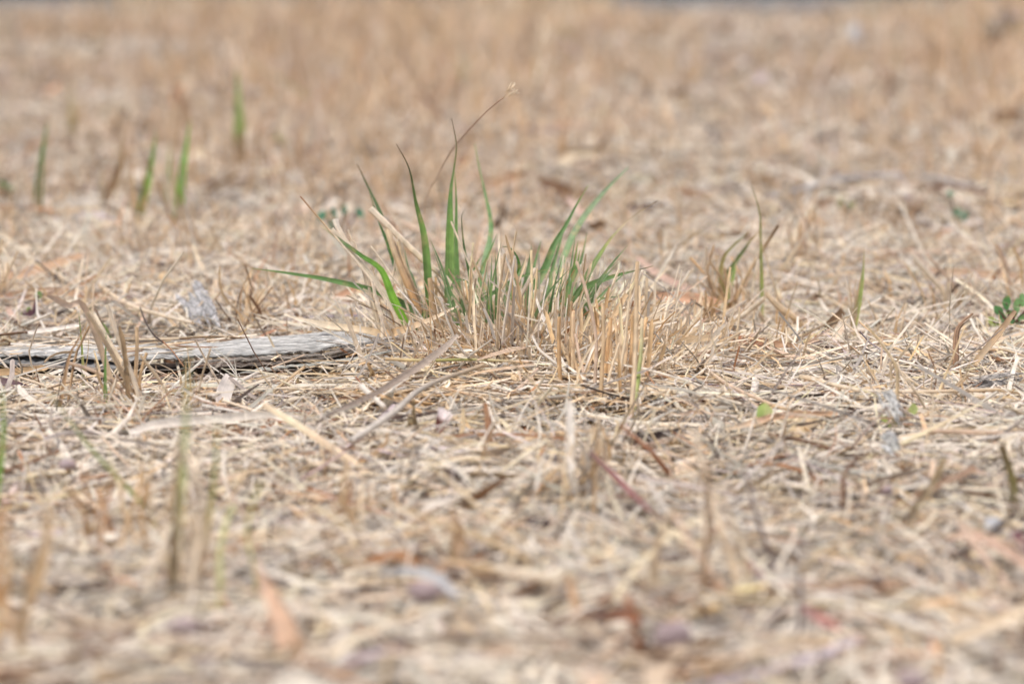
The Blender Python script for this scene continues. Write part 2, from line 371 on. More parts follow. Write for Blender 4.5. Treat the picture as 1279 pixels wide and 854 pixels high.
# straw lying over the bark slab and in front of the big tuft
def over(x0, x1, y0, y1, n, zz, L, wd=.0010):
    x = R.uniform(x0, x1, n); y = R.uniform(y0, y1, n); t = np.linspace(-.5, .5, 7); yaw = R.rand(n)*2*pi; yaw = np.where(R.rand(n) < .5, np.arctan2(y-1.45, x-.01)+R.randn(n)*.5, yaw); Ls = L*np.exp(.4*R.randn(n)); P = np.empty((n, 7, 3)); c = R.randn(n)*.25
    sd = (t**2-.08)[None]*Ls[:, None]*c[:, None]*2
    P[:, :, 0] = x[:, None]+t*Ls[:, None]*np.cos(yaw)[:, None]-sd*np.sin(yaw)[:, None]; P[:, :, 1] = y[:, None]+t*Ls[:, None]*np.sin(yaw)[:, None]+sd*np.cos(yaw)[:, None]
    P[:, :, 2] = zz+(.009*gauss(x, y, .01, 1.405, .075, .055)*(zz > .0115)*(x > -.07))[:, None]+R.rand(n)[:, None]*.003+t*Ls[:, None]*(R.randn(n)*.06)[:, None]-(t**2)*Ls[:, None]*(np.abs(R.randn(n))*.15)[:, None]
    C = np.repeat((PAL[R.choice([0, 0, 1, 2, 3, 4, 9, 5], n)]*np.exp(.18*R.randn(n))[:, None])[:, None, :], 7, 1)
    lit.sweep(P, wd*np.exp(.3*R.randn(n))[:, None]*np.ones((1, 7)), C, TENT3, False, ref=(0, 0, 1), phi=R.randn(n)*.5)
over(-.27, -.04, 1.385, 1.44, 90, .0125, .030); over(-.07, .09, 1.25, 1.425, 950, .012, .036); over(-.05, .10, 1.32, 1.425, 500, .0125, .024, .0013); over(-.25, -.05, 1.31, 1.345, 80, .005, .028)
tag(lit.obj('straw_litter', M_STRAW), 'bleached straw and chaff covering the ground', 'straw litter', kind='stuff')

# standing dry grass further off: thousands of blades
def standing(b, n, y0, y1, hh, ww, lean, palw, clump, xm=1.35, s=4, green=.0):
    y = y0+(y1-y0)*R.rand(n); keep = R.rand(n) < (y/y1); y = y[keep]
    x = (R.rand(len(y))*2-1)*(.172*y*xm+.08)
    d = nz(x, y, clump, 21)*.6+nz(x, y, clump*3, 22)*.5
    k = R.rand(len(y)) < np.clip(.28+d*1.7, .03, 1); x, y = x[k], y[k]; n = len(x)
    h = hh*np.exp(.38*R.randn(n))*(1+.5*nz(x, y, clump, 21)); a = R.rand(n)*2*pi; le = np.abs(R.randn(n))*lean
    t = np.linspace(0, 1, s)
    P = np.empty((n, s, 3)); r = (t[None, :]*le[:, None]+t[None, :]**2*le[:, None]*.7)*h[:, None]
    P[:, :, 0] = x[:, None]+r*np.cos(a)[:, None]; P[:, :, 1] = y[:, None]+r*np.sin(a)[:, None]
    P[:, :, 2] = H(x, y)[:, None]+t[None, :]*h[:, None]*np.cos(np.clip(le, 0, 1.2))[:, None]
    W = ww*np.exp(.3*R.randn(n))[:, None]*np.clip(1.02-t[None, :]**2*.9, .05, 1)
    ci = R.choice(len(PAL), n, p=np.array(palw)/sum(palw)); C = PAL[ci]*np.exp(.15*R.randn(n))[:, None]*(1+.20*nz(x, y, clump*1.7, 40))[:, None]*np.array([1.05, 1.0, 1.0])
    gm = R.rand(n) < green; C[gm] = np.array(GRN_Y)*.8
    C = np.repeat(C[:, None, :], s, 1)
    b.sweep(P, W, C, FLAT3, False, ref=(0, -1, .1), phi=R.randn(n)*.9)
PS = [14, 30, 32, 3, 3, 3, 4, 0, 8, 20]
gr = Batch()
standing(gr, 9000, 1.62, 3.0, .026, .0012, .45, PS, 6)
standing(gr, 12000, 2.4, 4.2, .034, .0018, .42, PS, 3.5)
standing(gr, 16000, 3.4, 5.6, .040, .0026, .42, PS, 2.4, green=.01)
standing(gr, 18000, 4.8, 7.4, .046, .0036, .40, PS, 1.6, green=.01)
standing(gr, 26000, 6.4, 9.3, .050, .0046, .38, PS, 1.1, green=.02)
n = 5200; x = R.uniform(-2.6, 2.6, n); y = R.uniform(8.3, 9.25, n); k = ((x > -1.2) & (x < .30)) | (x > .95); k &= R.rand(n) < np.clip(.6+nz(x, y, 2.3, 31), .1, 1); x, y = x[k], y[k]; n = len(x)
t = np.linspace(0, 1, 4); h = .088*np.exp(.22*R.randn(n))*(1+.25*nz(x, y*0, 3.1, 33)); a = R.rand(n)*6.28; P = np.empty((n, 4, 3))
P[:, :, 0] = x[:, None]+t**2*(h*.4*np.cos(a))[:, None]; P[:, :, 1] = y[:, None]+t**2*(h*.4*np.sin(a))[:, None]; P[:, :, 2] = H(x, y)[:, None]+t*h[:, None]
C = np.repeat((PAL[R.choice([0, 1, 2, 9], n)]*np.exp(.15*R.randn(n))[:, None])[:, None, :], 4, 1)
gr.sweep(P, .005*np.ones((n, 1))*(1-.8*t[None]**2), C, FLAT3, False, ref=(0, -1, .1), phi=R.randn(n)*.9)
tag(gr.obj('dry_grass', M_STRAW), 'tan dry grass standing across the far field', 'dry grass', kind='stuff')

def gd(y, eff=.19): return eff/tan(TILT+atan((y-427)/FP))
# ------------------------------------------------------------------ traced single objects
def stand(name, label, cat, pts, d0, d1, w, keys, kind='stem', mat=None, group=None, phi=0., drop=True, wig=0., prof=None):
    if drop and d0 < 1.6:
        dd = gd(pts[0][1])-d0; d0 += dd; d1 += dd
    P = trace(pts, d0, d1, drop); o0 = P[0]
    Y = (d0+d1)/2; ww = [mpx(a, Y) for a in w] if np.ndim(w) else mpx(w, Y)
    if not isinstance(keys[0], (tuple, list)): keys = [(0, keys), (1, keys)]
    return tag(line(P, ww, keys, kind, phi=phi, wig=wig, prof=prof).obj(name, mat or M_STALK, origin=o0), label, cat, group)
def lie(name, label, cat, pts, w, keys, kind='stem', mat=None, group=None, lift=.010, phi=0., prof=None, wig=0., ref=None):
    lf = [l+.003 for l in (lift if np.ndim(lift) else [lift]*len(pts))]
    P = np.array([on_ground(x, y, l) for (x, y), l in zip(pts, lf)])
    n = max(10, len(pts)*8); Q = smooth(P, n)
    if wig: Q = Q+np.cumsum(R.randn(n, 3)*np.array([1, 1, .3]), 0)*wig
    if np.ndim(w): W = np.interp(np.linspace(0, 1, n), np.linspace(0, 1, len(w)), w)*Q[:, 1]/FP
    else: W = w*wprofile(kind if kind != 'stem' else 'stem', n)*Q[:, 1]/FP
    W = W*(1+.02*R.randn(n))
    if not isinstance(keys[0], (tuple, list)): keys = [(0, keys), (1, keys)]
    C = ramp(keys, n)*(1+.06*R.randn(n, 1))
    leafy = kind in ('blade', 'lens', 'strap')
    b = Batch(); b.sweep(Q[None], W[None], C[None], prof or (LEAF5 if leafy else tube(6)), not leafy or prof is BOX4,
                         ref=ref or ((0, -.8, .6) if leafy else (0, 0, 1)), phi=[phi])
    c = Q[0]
    return tag(b.obj(name, mat or M_STALK, origin=c), label, cat, group)

# ---- the central tuft
TC = np.array([0.0, 1.45, float(H(0., 1.45))])
tuft = empty('grass_tuft', TC, 'big half green grass tuft with long green blades and broken dry stalks', 'grass tuft')
def blade(pts, d0, d1, w, keys=None, phi=0., kind='blade', name='green_blade', mat=None, label=None, wig=0., drop=True):
    keys = keys or [(0, GRN), (1, GRN)]
    if not isinstance(keys[0], (tuple, list)): keys = [(0, keys), (1, keys)]
    P = trace(pts[::-1], d0, d1, drop)
    if kind == 'blade': w = np.asarray(w)*.86
    ww = [mpx(a, (d0+d1)/2) for a in w] if np.ndim(w) else mpx(w, (d0+d1)/2)
    o = line(P, ww, keys, kind, phi=phi, wig=wig).obj(name, mat or M_GREEN, origin=P[0], parent=tuft)
    if label: o['label'] = label
    return o
G1 = [(0, GRN_C), (.5, GRN), (.85, GRN), (1, GRN_Y)]
G2 = [(0, GRN_Y), (.25, GRN), (.6, GRN_B), (.8, (.10, .15, .05)), (1, (.20, .11, .07))]
GD = [(0, GRN), (.6, GRN_D), (.9, (.10, .14, .05)), (1, BROWN)]
# points are given tip first, as seen in the photograph
blade([(314, 335), (360, 341), (410, 349), (461, 361), (491, 372), (515, 388), (534, 418)], 1.43, 1.44, 11, G1, .5)
blade([(495, 180), (511, 211), (520, 256), (529, 291), (533, 327), (535, 362), (540, 410)], 1.44, 1.43, [9, 11, 11, 12, 11, 8, 4, 2, 1], G2, -.2)
blade([(564, 148), (570, 181), (567, 211), (563, 241), (562, 291), (562, 342), (561, 390)], 1.45, 1.45, [9, 12, 15, 14, 12, 8, 3, 2, 1], [(0, GRN_C), (.5, GRN_B), (.7, GRN), (.85, (.2, .2, .08)), (1, (.25, .15, .1))], .2)
blade([(568, 215), (570, 250), (570, 300), (572, 350), (575, 390)], 1.46, 1.455, 9, G1, .6)
blade([(446, 205), (461, 236), (473, 261), (484, 291), (495, 320), (510, 350), (522, 388)], 1.48, 1.52, [6, 8, 10, 9, 9, 6, 3, 1], GD, .2)
blade([(461, 240), (473, 276), (484, 306), (492, 330), (500, 352)], 1.47, 1.47, 7, [(0, GRN_D), (1, GRN_D)], -.4)
blade([(400, 281), (425, 300), (451, 319), (476, 337), (491, 372), (506, 402), (524, 440)], 1.415, 1.43, [7, 10, 11, 12, 9, 6, 5, 3], [(0, GRN_C), (.3, (.22, .46, .05)), (.6, (.2, .42, .06)), (.8, GRN_D), (1, STRAW)], .1)
blade([(582, 261), (577, 268), (577, 284), (580, 310), (586, 340), (592, 380)], 1.44, 1.43, 6, GD, .2)
blade([(593, 180), (599, 211), (607, 246), (613, 276), (612, 300), (604, 340)], 1.50, 1.62, [7, 9, 9, 7, 4, 2, 1], G1, .3)
blade([(628, 308), (636, 309), (643, 316), (648, 328), (648, 345), (644, 372)], 1.43, 1.42, [5, 7, 10, 11, 8, 3, 1], [(0, GRN_D), (.6, (.10, .26, .04)), (1, GRN_D)], .3)
blade([(735, 231), (720, 256), (707, 281), (692, 306), (682, 332), (667, 360), (655, 390)], 1.45, 1.47, [9, 12, 12, 12, 10, 6, 3, 1], G1, -.2)
blade([(785, 209), (758, 236), (733, 266), (717, 291), (707, 315), (690, 360)], 1.49, 1.62, [8, 9, 9, 10, 8, 5, 2], [(0, GRN), (1, GRN_C)], .2)
blade([(821, 251), (790, 271), (770, 290), (762, 299), (750, 317), (735, 342), (728, 362), (715, 395)], 1.43, 1.45, [9, 11, 12, 11, 8, 5, 2.6, 2, 1.5], [(0, GRN), (.5, GRN), (.62, GRN_Y), (.8, STRAW), (1, (.18, .12, .08))], .3)
blade([(816, 332), (798, 337), (773, 343), (748, 351), (728, 362), (712, 392)], 1.43, 1.41, [8, 10, 11, 10, 9, 6, 2, 1], [(0, GRN_C), (.8, GRN), (1, BROWN)], -.3)
for a in [([(664, 308), (660, 332), (655, 362), (652, 385)], 1.46, 1.46, 11), ([(724, 312), (721, 330), (712, 357), (702, 387), (694, 412)], 1.43, 1.43, 12),
          ([(733, 290), (728, 317), (720, 345), (712, 380)], 1.46, 1.48, 8), ([(690, 335), (665, 341), (642, 349), (622, 362), (602, 374), (584, 385)], 1.43, 1.42, 8),
          ([(534, 366), (530, 390), (521, 413), (509, 440)], 1.44, 1.42, 11), ([(549, 402), (542, 418), (532, 440)], 1.42, 1.41, 9),
          ([(612, 362), (598, 371), (584, 380), (574, 392)], 1.42, 1.42, 10), ([(602, 318), (594, 333), (588, 350)], 1.46, 1.46, 8),
          ([(621, 292), (616, 304), (607, 326), (600, 345)], 1.45, 1.45, 8), ([(722, 300), (716, 335), (706, 362), (696, 396)], 1.44, 1.44, 10),
          ([(745, 328), (736, 342), (727, 356), (716, 376)], 1.42, 1.42, 10), ([(757, 366), (748, 376), (738, 386), (728, 400)], 1.41, 1.41, 8),
          ([(770, 358), (764, 366), (754, 380), (742, 396)], 1.42, 1.42, 7), ([(684, 410), (679, 420), (674, 436)], 1.39, 1.39, 8),
          ([(655, 418), (654, 435), (655, 452)], 1.39, 1.39, 7), ([(592, 360), (580, 350), (568, 352), (562, 372)], 1.43, 1.43, 8),
          ([(650, 420), (641, 408), (632, 404), (618, 412)], 1.41, 1.41, 6), ([(640, 345), (632, 366), (628, 392)], 1.44, 1.44, 8),
          ([(708, 270), (700, 300), (690, 335), (680, 372)], 1.48, 1.49, 8), ([(676, 300), (668, 330), (662, 362)], 1.49, 1.5, 9),
          ([(480, 300), (497, 330), (512, 352), (526, 380)], 1.46, 1.46, 6), ([(505, 310), (510, 335), (518, 358)], 1.46, 1.47, 8),
          ([(583, 420), (586, 432), (590, 446)], 1.40, 1.40, 7), ([(548, 330), (556, 356), (566, 384)], 1.44, 1.44, 6)]:
    blade(a[0], a[1], a[2], a[3], random.choice([G1, [(0, GRN_C), (1, GRN)], [(0, GRN), (1, GRN_C)], [(0, GRN_D), (.7, GRN), (1, GRN_Y)]]), random.uniform(-.5, .5))
for k in range(30):
    bx = R.uniform(570, 745); by = R.uniform(385, 430); le = (bx-610)/230+R.randn()*.25; ln = R.uniform(55, 125)
    blade([(bx+ln*sin(le), by-ln*cos(le)), (bx+ln*.5*sin(le*.8), by-ln*.5*cos(le*.8)), (bx, by)], 1.405, 1.405+R.uniform(-.03, .03), R.uniform(3.5, 7.5), [(0, GRN_Y), (.4, random.choice([GRN, GRN_B, GRN_C, GRN, GRN_D])), (.85, GRN_C), (1, STRAW)], R.uniform(-.6, .6))
def dry(pts, d0, d1, w, keys=STRAW, kind='stem', phi=0., label=None, name='dry_stalk', wig=0.00006):
    return blade(pts, d0, d1, np.asarray(w)*.86, keys, phi, kind, name, M_STALK, label, wig)
dry([(463, 261), (480, 277), (505, 302), (528, 324), (560, 352), (572, 385)], 1.44, 1.45, [6, 7, 9, 9, 9, 10], [(0, STRAW), (1, CREAM)], label='thick pale broken stalk leaning left')
dry([(415, 288), (440, 317), (461, 344), (481, 370), (505, 400)], 1.43, 1.43, [6, 9, 10, 9, 6], [(0, CREAM), (1, CREAM)], label='thick pale stalk with a split end')
dry([(420, 271), (423, 281), (432, 297), (443, 313), (455, 333)], 1.435, 1.44, [4, 5, 5, 5, 9], [(0, STRAW), (.9, CREAM), (1, PALE)])
dry([(375, 245), (398, 271), (420, 296), (446, 327), (470, 358), (492, 392)], 1.42, 1.42, [5, 5, 5, 4, 3, 2], [(0, CREAM), (.7, CREAM), (.85, TAN), (1, RUST)])
dry([(434, 288), (438, 300), (447, 316)], 1.44, 1.44, 3, CREAM)
dry([(468, 266), (476, 278), (483, 290), (491, 309)], 1.45, 1.45, 8, [(0, STRAW), (1, CREAM)])
dry([(483, 286), (493, 317), (511, 362), (521, 387), (530, 430)], 1.43, 1.44, [10, 11, 11, 9, 8], [(0, TAN), (.5, (.60, .36, .18)), (1, STRAW)])
dry([(497, 300), (506, 330), (520, 366), (528, 395)], 1.44, 1.44, 7, [(0, TAN), (1, STRAW)])
dry([(537, 348), (541, 383), (549, 405), (557, 426)], 1.42, 1.42, [9, 8, 9, 7], [(0, STRAW), (.7, OCHRE), (1, TAN)])
dry([(463, 307), (476, 325), (490, 345), (505, 370)], 1.42, 1.42, 4, CREAM)
dry([(465, 352), (471, 379), (478, 398), (479, 415), (477, 440)], 1.39, 1.39, [7, 5, 7, 6, 4], [(0, TAN), (.5, CREAM), (1, CREAM)])
dry([(493, 301), (505, 338), (497, 300)], 1.44, 1.44, 3, CREAM)
# right hand cluster, standing nearer
for a in [([(720, 328), (731, 363), (741, 403), (745, 437), (742, 492)], 6, PINK), ([(753, 378), (754, 419), (752, 463), (750, 503)], 7, [(0, GRN_Y), (.12, OCHRE), (1, TAN)]),
          ([(798, 326), (797, 363), (796, 419), (794, 463), (789, 516)], 8, [(0, TAN), (.3, STRAW), (1, TAN)]), ([(802, 398), (800, 440), (796, 475), (792, 508)], 7, [(0, STRAW), (.5, GRN_Y), (1, STRAW)]),
          ([(783, 420), (781, 455), (780, 490)], 8, TAN), ([(786, 376), (782, 415), (776, 455), (770, 498)], 6, STRAW), ([(664, 420), (672, 436), (682, 446), (704, 463), (716, 480)], 5, PALE),
          ([(696, 421), (708, 445), (718, 462), (727, 478)], 8, TAN), ([(718, 418), (722, 440), (728, 465), (732, 488)], 6, PINK), ([(738, 415), (734, 430), (730, 445), (731, 470)], 5, PALE),
          ([(736, 420), (742, 450), (745, 480)], 5, STRAW), ([(762, 400), (762, 440), (758, 485)], 6, OCHRE), ([(774, 430), (764, 462), (757, 497)], 5, STRAW),
          ([(810, 420), (803, 450), (797, 490)], 5, STRAW), ([(819, 405), (808, 440), (799, 480)], 4, TAN), ([(766, 390), (771, 430), (770, 480)], 6, TAN)]:
    p = a[0]; yb = p[-1][1]; d = .19/tan(TILT+atan((yb-427)/FP)); dry(p, d, d+.02, a[1], a[2])
dry([(666, 362), (678, 397), (693, 430), (709, 457), (720, 481), (727, 510), (724, 545)], 1.27, 1.41, [8, 8, 10, 11, 10, 8, 5, 2], [(0, GREY), (.6, (.52, .48, .46)), (1, PALE)], 'strap', .3, 'bleached grey curved leaf in front of the tuft')
dry([(787, 410), (776, 415), (764, 424), (755, 440)], 1.38, 1.37, [6, 13, 14, 9], OCHRE, 'strap', .2)
dry([(781, 368), (771, 385), (762, 402), (752, 425)], 1.39, 1.39, [6, 9, 9, 7], TAN, 'strap', .2)
dry([(728, 385), (718, 395), (712, 412), (706, 432)], 1.39, 1.40, [11, 14, 12, 8], OCHRE, 'strap', .4)
dry([(745, 388), (737, 400), (728, 414), (722, 430)], 1.39, 1.40, [8, 12, 14, 8], (.58, .38, .20), 'strap', -.3)
dry([(712, 398), (690, 401), (672, 410), (660, 428)], 1.38, 1.39, [5, 7, 8, 6], PALE, 'strap', .1)
dry([(668, 335), (655, 360), (644, 380), (632, 398)], 1.40, 1.41, 8, [(0, PINK), (1, CREAM)])
# thick crowd of broken stalks, each its own part (under a hundred with the traced ones)
cnt = 0
while cnt < 53:
    bx = R.uniform(556, 775); by = R.uniform(405, 470) if bx < 700 else R.uniform(430, 500)
    d = min(.192/tan(TILT+atan((by-427)/FP)), 1.42) + R.uniform(-.035, .012)
    ln = R.uniform(85, 160)*(1-.35*abs(bx-640)/180); le = (bx-625)/260*.9+R.randn()*.30
    tx = bx+ln*sin(le); ty = by-ln*cos(le)
    if ty < 280: ty = 280+R.rand()*40
    mx, my = (bx+tx)/2+R.randn()*4, (by+ty)/2
    c = [CREAM, STRAW, (.82, .72, .48), TAN, CREAM, STRAW, (.80, .66, .44), PALE][R.randint(8)]
    c2 = np.array(c)*R.uniform(.95, 1.2)
    strap = R.rand() < .42
    if cnt % 3 == 0:      # the golden stubble at the right front of the tuft
        bx = R.uniform(700, 806); by = R.uniform(462, 510); d = .192/tan(TILT+atan((by-427)/FP)); ln = R.uniform(55, 110); le = R.randn()*.12+(bx-750)/500
        tx, ty = bx+ln*sin(le), by-ln*cos(le); mx, my = (bx+tx)/2+R.randn()*2, (by+ty)/2
        c = [TAN, STRAW, OCHRE, (.74, .54, .32)][R.randint(4)]; c2 = np.array(c)*R.uniform(1.0, 1.2)
        dry([(tx, ty), (mx, my), (bx, by)], d, d+R.uniform(-.01, .01), R.uniform(4.5, 8), [(0, c2), (1, c2)], 'strap' if strap else 'stem', R.uniform(-.5, .5), wig=.00008); cnt += 1; continue
    dry([(tx, ty), (mx, my), (bx, by)], d, d+R.uniform(-.02, .02), R.uniform(3, 6.5) if strap else R.uniform(2.4, 5),
        [(0, np.array(c)*.8), (.4, c2), (1, c2)], 'strap' if strap else 'stem', R.uniform(-.6, .6), wig=.0001)
    cnt += 1
# the rest of the thatch at its foot
tb = Batch(); n = 3300
bx = R.uniform(520, 800, n)
P = np.empty((n, 5, 3)); t = np.linspace(0, 1, 5)
for i in range(n):
    x0 = R.randn()*.038+.012; y0 = 1.455+R.randn()*.034-.4*max(0, x0-.02)
    g = float(H(x0, y0)); L = R.uniform(.009, .029)*(1.0 if R.rand() < .82 else 1.75); a = R.rand()*2*pi; le = abs(R.randn())*.55+.05
    out = np.array([x0-.01, (y0-1.45)*.6]); out = out/(np.linalg.norm(out)+1e-4)
    dx = cos(a)*.6+out[0]*.7; dy = sin(a)*.6+out[1]*.7
    cv = R.uniform(-.3, .9)
    r = (t*sin(le)+t*t*cv*.35)*L
    P[i, :, 0] = x0+r*dx; P[i, :, 1] = y0+r*dy; P[i, :, 2] = g+(t*cos(le)-t*t*max(cv, 0)*.2)*L
nf = 1300
Pf = np.empty((nf, 5, 3)); xf = R.randn(nf)*.040+.016; yf = R.uniform(1.335, 1.43, nf)-np.clip(xf-.03, 0, 1)*.5
zf = H(xf, yf)+.008+.007*gauss(xf, yf, .01, 1.405, .075, .055)
for i in range(nf):
    o2 = np.array([xf[i]-.012, (yf[i]-1.47)*.55]); o2 /= np.linalg.norm(o2)+1e-5; le = min(1.25, abs(R.randn())*.45+.12); L = R.uniform(.010, .030)*(1 if R.rand() < .85 else 1.5); cv = R.uniform(0, .9)
    rr_ = (t*sin(le)+t*t*cv*.45)*L; dx, dy = o2[0]+R.randn()*.45, o2[1]+R.randn()*.45
    Pf[i, :, 0] = xf[i]+rr_*dx; Pf[i, :, 1] = yf[i]+rr_*dy; Pf[i, :, 2] = zf[i]-.006+(t*cos(le)-t*t*cv*.3)*L
P = np.concatenate([P, Pf]); n = len(P)
W = np.exp(.35*R.randn(n))[:, None]*.00105*(1-.35*t[None, :]); ci = R.choice(len(PAL), n, p=np.array([40, 26, 10, 3, 12, 1, 2, 0, 4, 5])/103.)
C = np.repeat((PAL[ci]*np.exp(.15*R.randn(n))[:, None])[:, None, :], 5, 1)
tb.sweep(P, W, C, FLAT3, False, ref=(0, -1, .1), phi=R.randn(n)*.7)
o = tb.obj('thatch', M_STRAW, origin=TC, parent=tuft); o['kind'] = 'stuff'
# thin seed stem, leaning out of the tuft
P = trace([(520, 395), (530, 262), (547, 220), (561, 193), (571, 179), (606, 141), (634, 118)], 1.74, 1.44)
o = line(P, [.0008, .0007, .0006, .0006, .0005], [(0, PINK), (.55, PINK), (.7, (.35, .2, .14)), (1, (.5, .3, .2))]).obj('seed_stem', M_STALK, origin=P[0], parent=tuft)
hb = Batch()
for k in range(11):
    a = R.uniform(-.5, .5); q = at_depth(628+R.uniform(0, 10), 123-R.uniform(0, 9), 1.44)
    e = q+np.array([.0055*cos(.6+a), R.uniform(-.002, .002), .0055*sin(.6+a)])
    line([q, (q+e)/2, e], .0007, [(0, TAN), (1, CREAM)], 'lens', prof=LEAF5, batch=hb)
ho = hb.obj('seed_head', M_STALK, origin=P[-1], parent=o)
ho.location = np.asarray(P[-1])-np.asarray(P[0])

# ---- layered bark slab
BC = at_depth(240, 440, 1.40)
bark = empty('bark_slab', (BC[0], 1.41, float(H(BC[0], 1.41))), 'long weathered grey slab of layered bark running in from the left edge to the tuft', 'bark slab')
def sheet(name, far, near, dfar, dnear, thick, col, label=None, n=150, m=9, rough=.0006, seed=1):
    far = smooth([(a, b) for a, b in far], n); near = smooth([(a, b) for a, b in near], n); rag = nz(near[:, 0], 0*near[:, 0], .05, seed)*1.3+nz(near[:, 0], 0*near[:, 0], .2, seed+2)*.8; near[:, 1] += rag; far[:, 1] += rag[::-1]*.6
    V = np.empty((n, m, 3)); t = np.linspace(0, 1, m)
    for i in range(n):
        A = at_depth(far[i, 0], far[i, 1], dfar+R.randn()*.0005); B = at_depth(near[i, 0], near[i, 1]+R.randn()*.5, dnear+R.randn()*.0006)
        V[i] = A[None]*(1-t)[:, None]+B[None]*t[:, None]
    V[:, :, 2] += nz(V[:, :, 0]*.5, V[:, :, 1]*4, 60, seed)*rough+nz(V[:, :, 0]*.7, V[:, :, 1]*6, 150, seed+1)*rough*.7
    V[:, :, 2] += -.0018*np.linspace(-1, 1, m)[None, :]**2
    th = thick*(.7+.5*np.abs(nz(V[:, :, 0], V[:, :, 1]*0, 70, seed+3)))
    Lw = V.copy(); Lw[:, :, 2] -= th
    allv = np.concatenate([V.reshape(-1, 3), Lw.reshape(-1, 3)]); off = n*m
    q = []
    for i in range(n-1):
        for j in range(m-1):
            a = i*m+j; q.append((a, a+1, a+m+1, a+m)); q.append((off+a, off+a+m, off+a+m+1, off+a+1))
        a = i*m; q.append((a, a+m, off+a+m, off+a)); a = i*m+m-1; q.append((a, off+a, off+a+m, a+m))
    for j in range(m-1):
        q.append((j, off+j, off+j+1, j+1)); a = (n-1)*m+j; q.append((a, a+1, off+a+1, off+a))
    U = np.stack([allv[:, 0]*2.2, allv[:, 1]*4+allv[:, 2]*9], 1)
    cc = np.array(col)*(1+.09*nz(allv[:, 0], allv[:, 1]*5, 40, seed+5))[:, None]
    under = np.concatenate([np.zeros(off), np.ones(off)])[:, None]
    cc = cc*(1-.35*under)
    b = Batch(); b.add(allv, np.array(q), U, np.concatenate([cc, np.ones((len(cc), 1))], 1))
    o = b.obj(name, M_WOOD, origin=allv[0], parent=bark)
    if label: o['label'] = label
    return o
WG = (.62, .62, .64)
sheet('top_layer', [(-160, 424), (-60, 427), (0, 429), (78, 428), (150, 428), (220, 426), (290, 420), (349, 415), (408, 411), (450, 413), (500, 422)],
      [(-160, 440), (-60, 441), (0, 440), (78, 440), (127, 442), (176, 441), (220, 441), (290, 438), (361, 435), (431, 427), (500, 424)], 1.425, 1.385, .0011, (.76, .75, .73))
sheet('second_layer', [(-160, 440), (0, 441), (60, 443), (120, 446), (170, 450)], [(-160, 450), (0, 449), (60, 452), (110, 453), (160, 452)], 1.40, 1.382, .0010, (.50, .49, .49), seed=9, n=90)
sheet('inner_layer', [(-160, 446), (0, 448), (100, 452), (200, 450), (300, 446), (400, 440), (464, 432)], [(-160, 458), (0, 459), (100, 462), (200, 461), (300, 459), (400, 452), (466, 440)], 1.43, 1.41, .0012, (.16, .11, .08), 'dark brown inner layer in the hollow', seed=20, n=110)
for i, (p, d, wd, c) in enumerate([([(150, 462), (220, 461), (361, 453), (455, 438), (500, 430)], 1.39, 5, (.46, .41, .37)), ([(230, 452), (300, 449), (380, 445), (440, 436), (490, 428)], 1.405, 3.5, (.40, .35, .31)),
        ([(300, 465), (361, 458), (430, 450), (500, 436)], 1.375, 4.5, (.60, .55, .50)), ([(210, 470), (300, 466), (380, 460), (450, 449), (505, 440)], 1.38, 4.5, (.50, .44, .40)),
        ([(340, 438), (400, 438), (460, 430), (510, 424)], 1.40, 4, (.50, .45, .42)), ([(240, 456), (330, 454), (420, 445)], 1.40, 3, (.3, .24, .2)), ([(430, 450), (470, 443), (518, 431)], 1.39, 6, (.40, .36, .33)),
        ([(440, 456), (480, 450), (522, 438)], 1.38, 6, (.46, .42, .38)), ([(400, 434), (450, 428), (506, 418)], 1.41, 6, (.55, .52, .50)), ([(20, 455), (90, 459), (150, 462)], 1.39, 4, (.4, .34, .30)),
        ([(460, 440), (500, 436), (530, 440)], 1.385, 7, (.36, .32, .30)), ([(110, 470), (190, 472), (300, 474)], 1.375, 4, (.34, .27, .22)), ([(450, 462), (500, 455), (540, 447)], 1.37, 4, (.38, .34, .31))]):
    c = np.minimum(np.array(c)*1.35, .75); P = [at_depth(x, y, d-.024) for x, y in p]
    b = Batch(); Q = smooth(P, 36); Q[:, 2] += R.randn(36)*.0002
    Wd = mpx(wd*1.25, d)*np.clip(np.minimum(np.linspace(0, 1, 36)*8+.2, (1-np.linspace(0, 1, 36))*5+.1), 0, 1)*(1+.12*R.randn(36))
    b.sweep(Q[None], Wd[None], np.array(c)[None, None, :]*np.ones((1, 36, 1)), [(-1, .16), (0, .24), (1, .12), (1, -.14), (0, -.2), (-1, -.16)], True, ref=(0, 0, 1), phi=[R.uniform(-.9, .3)])
    V = np.concatenate(b.v); b.u = [np.stack([V[:, 0]*3, V[:, 1]*6+V[:, 2]*14+i], 1)]
    b.obj('splinter', M_WOOD, origin=Q[0], parent=bark)

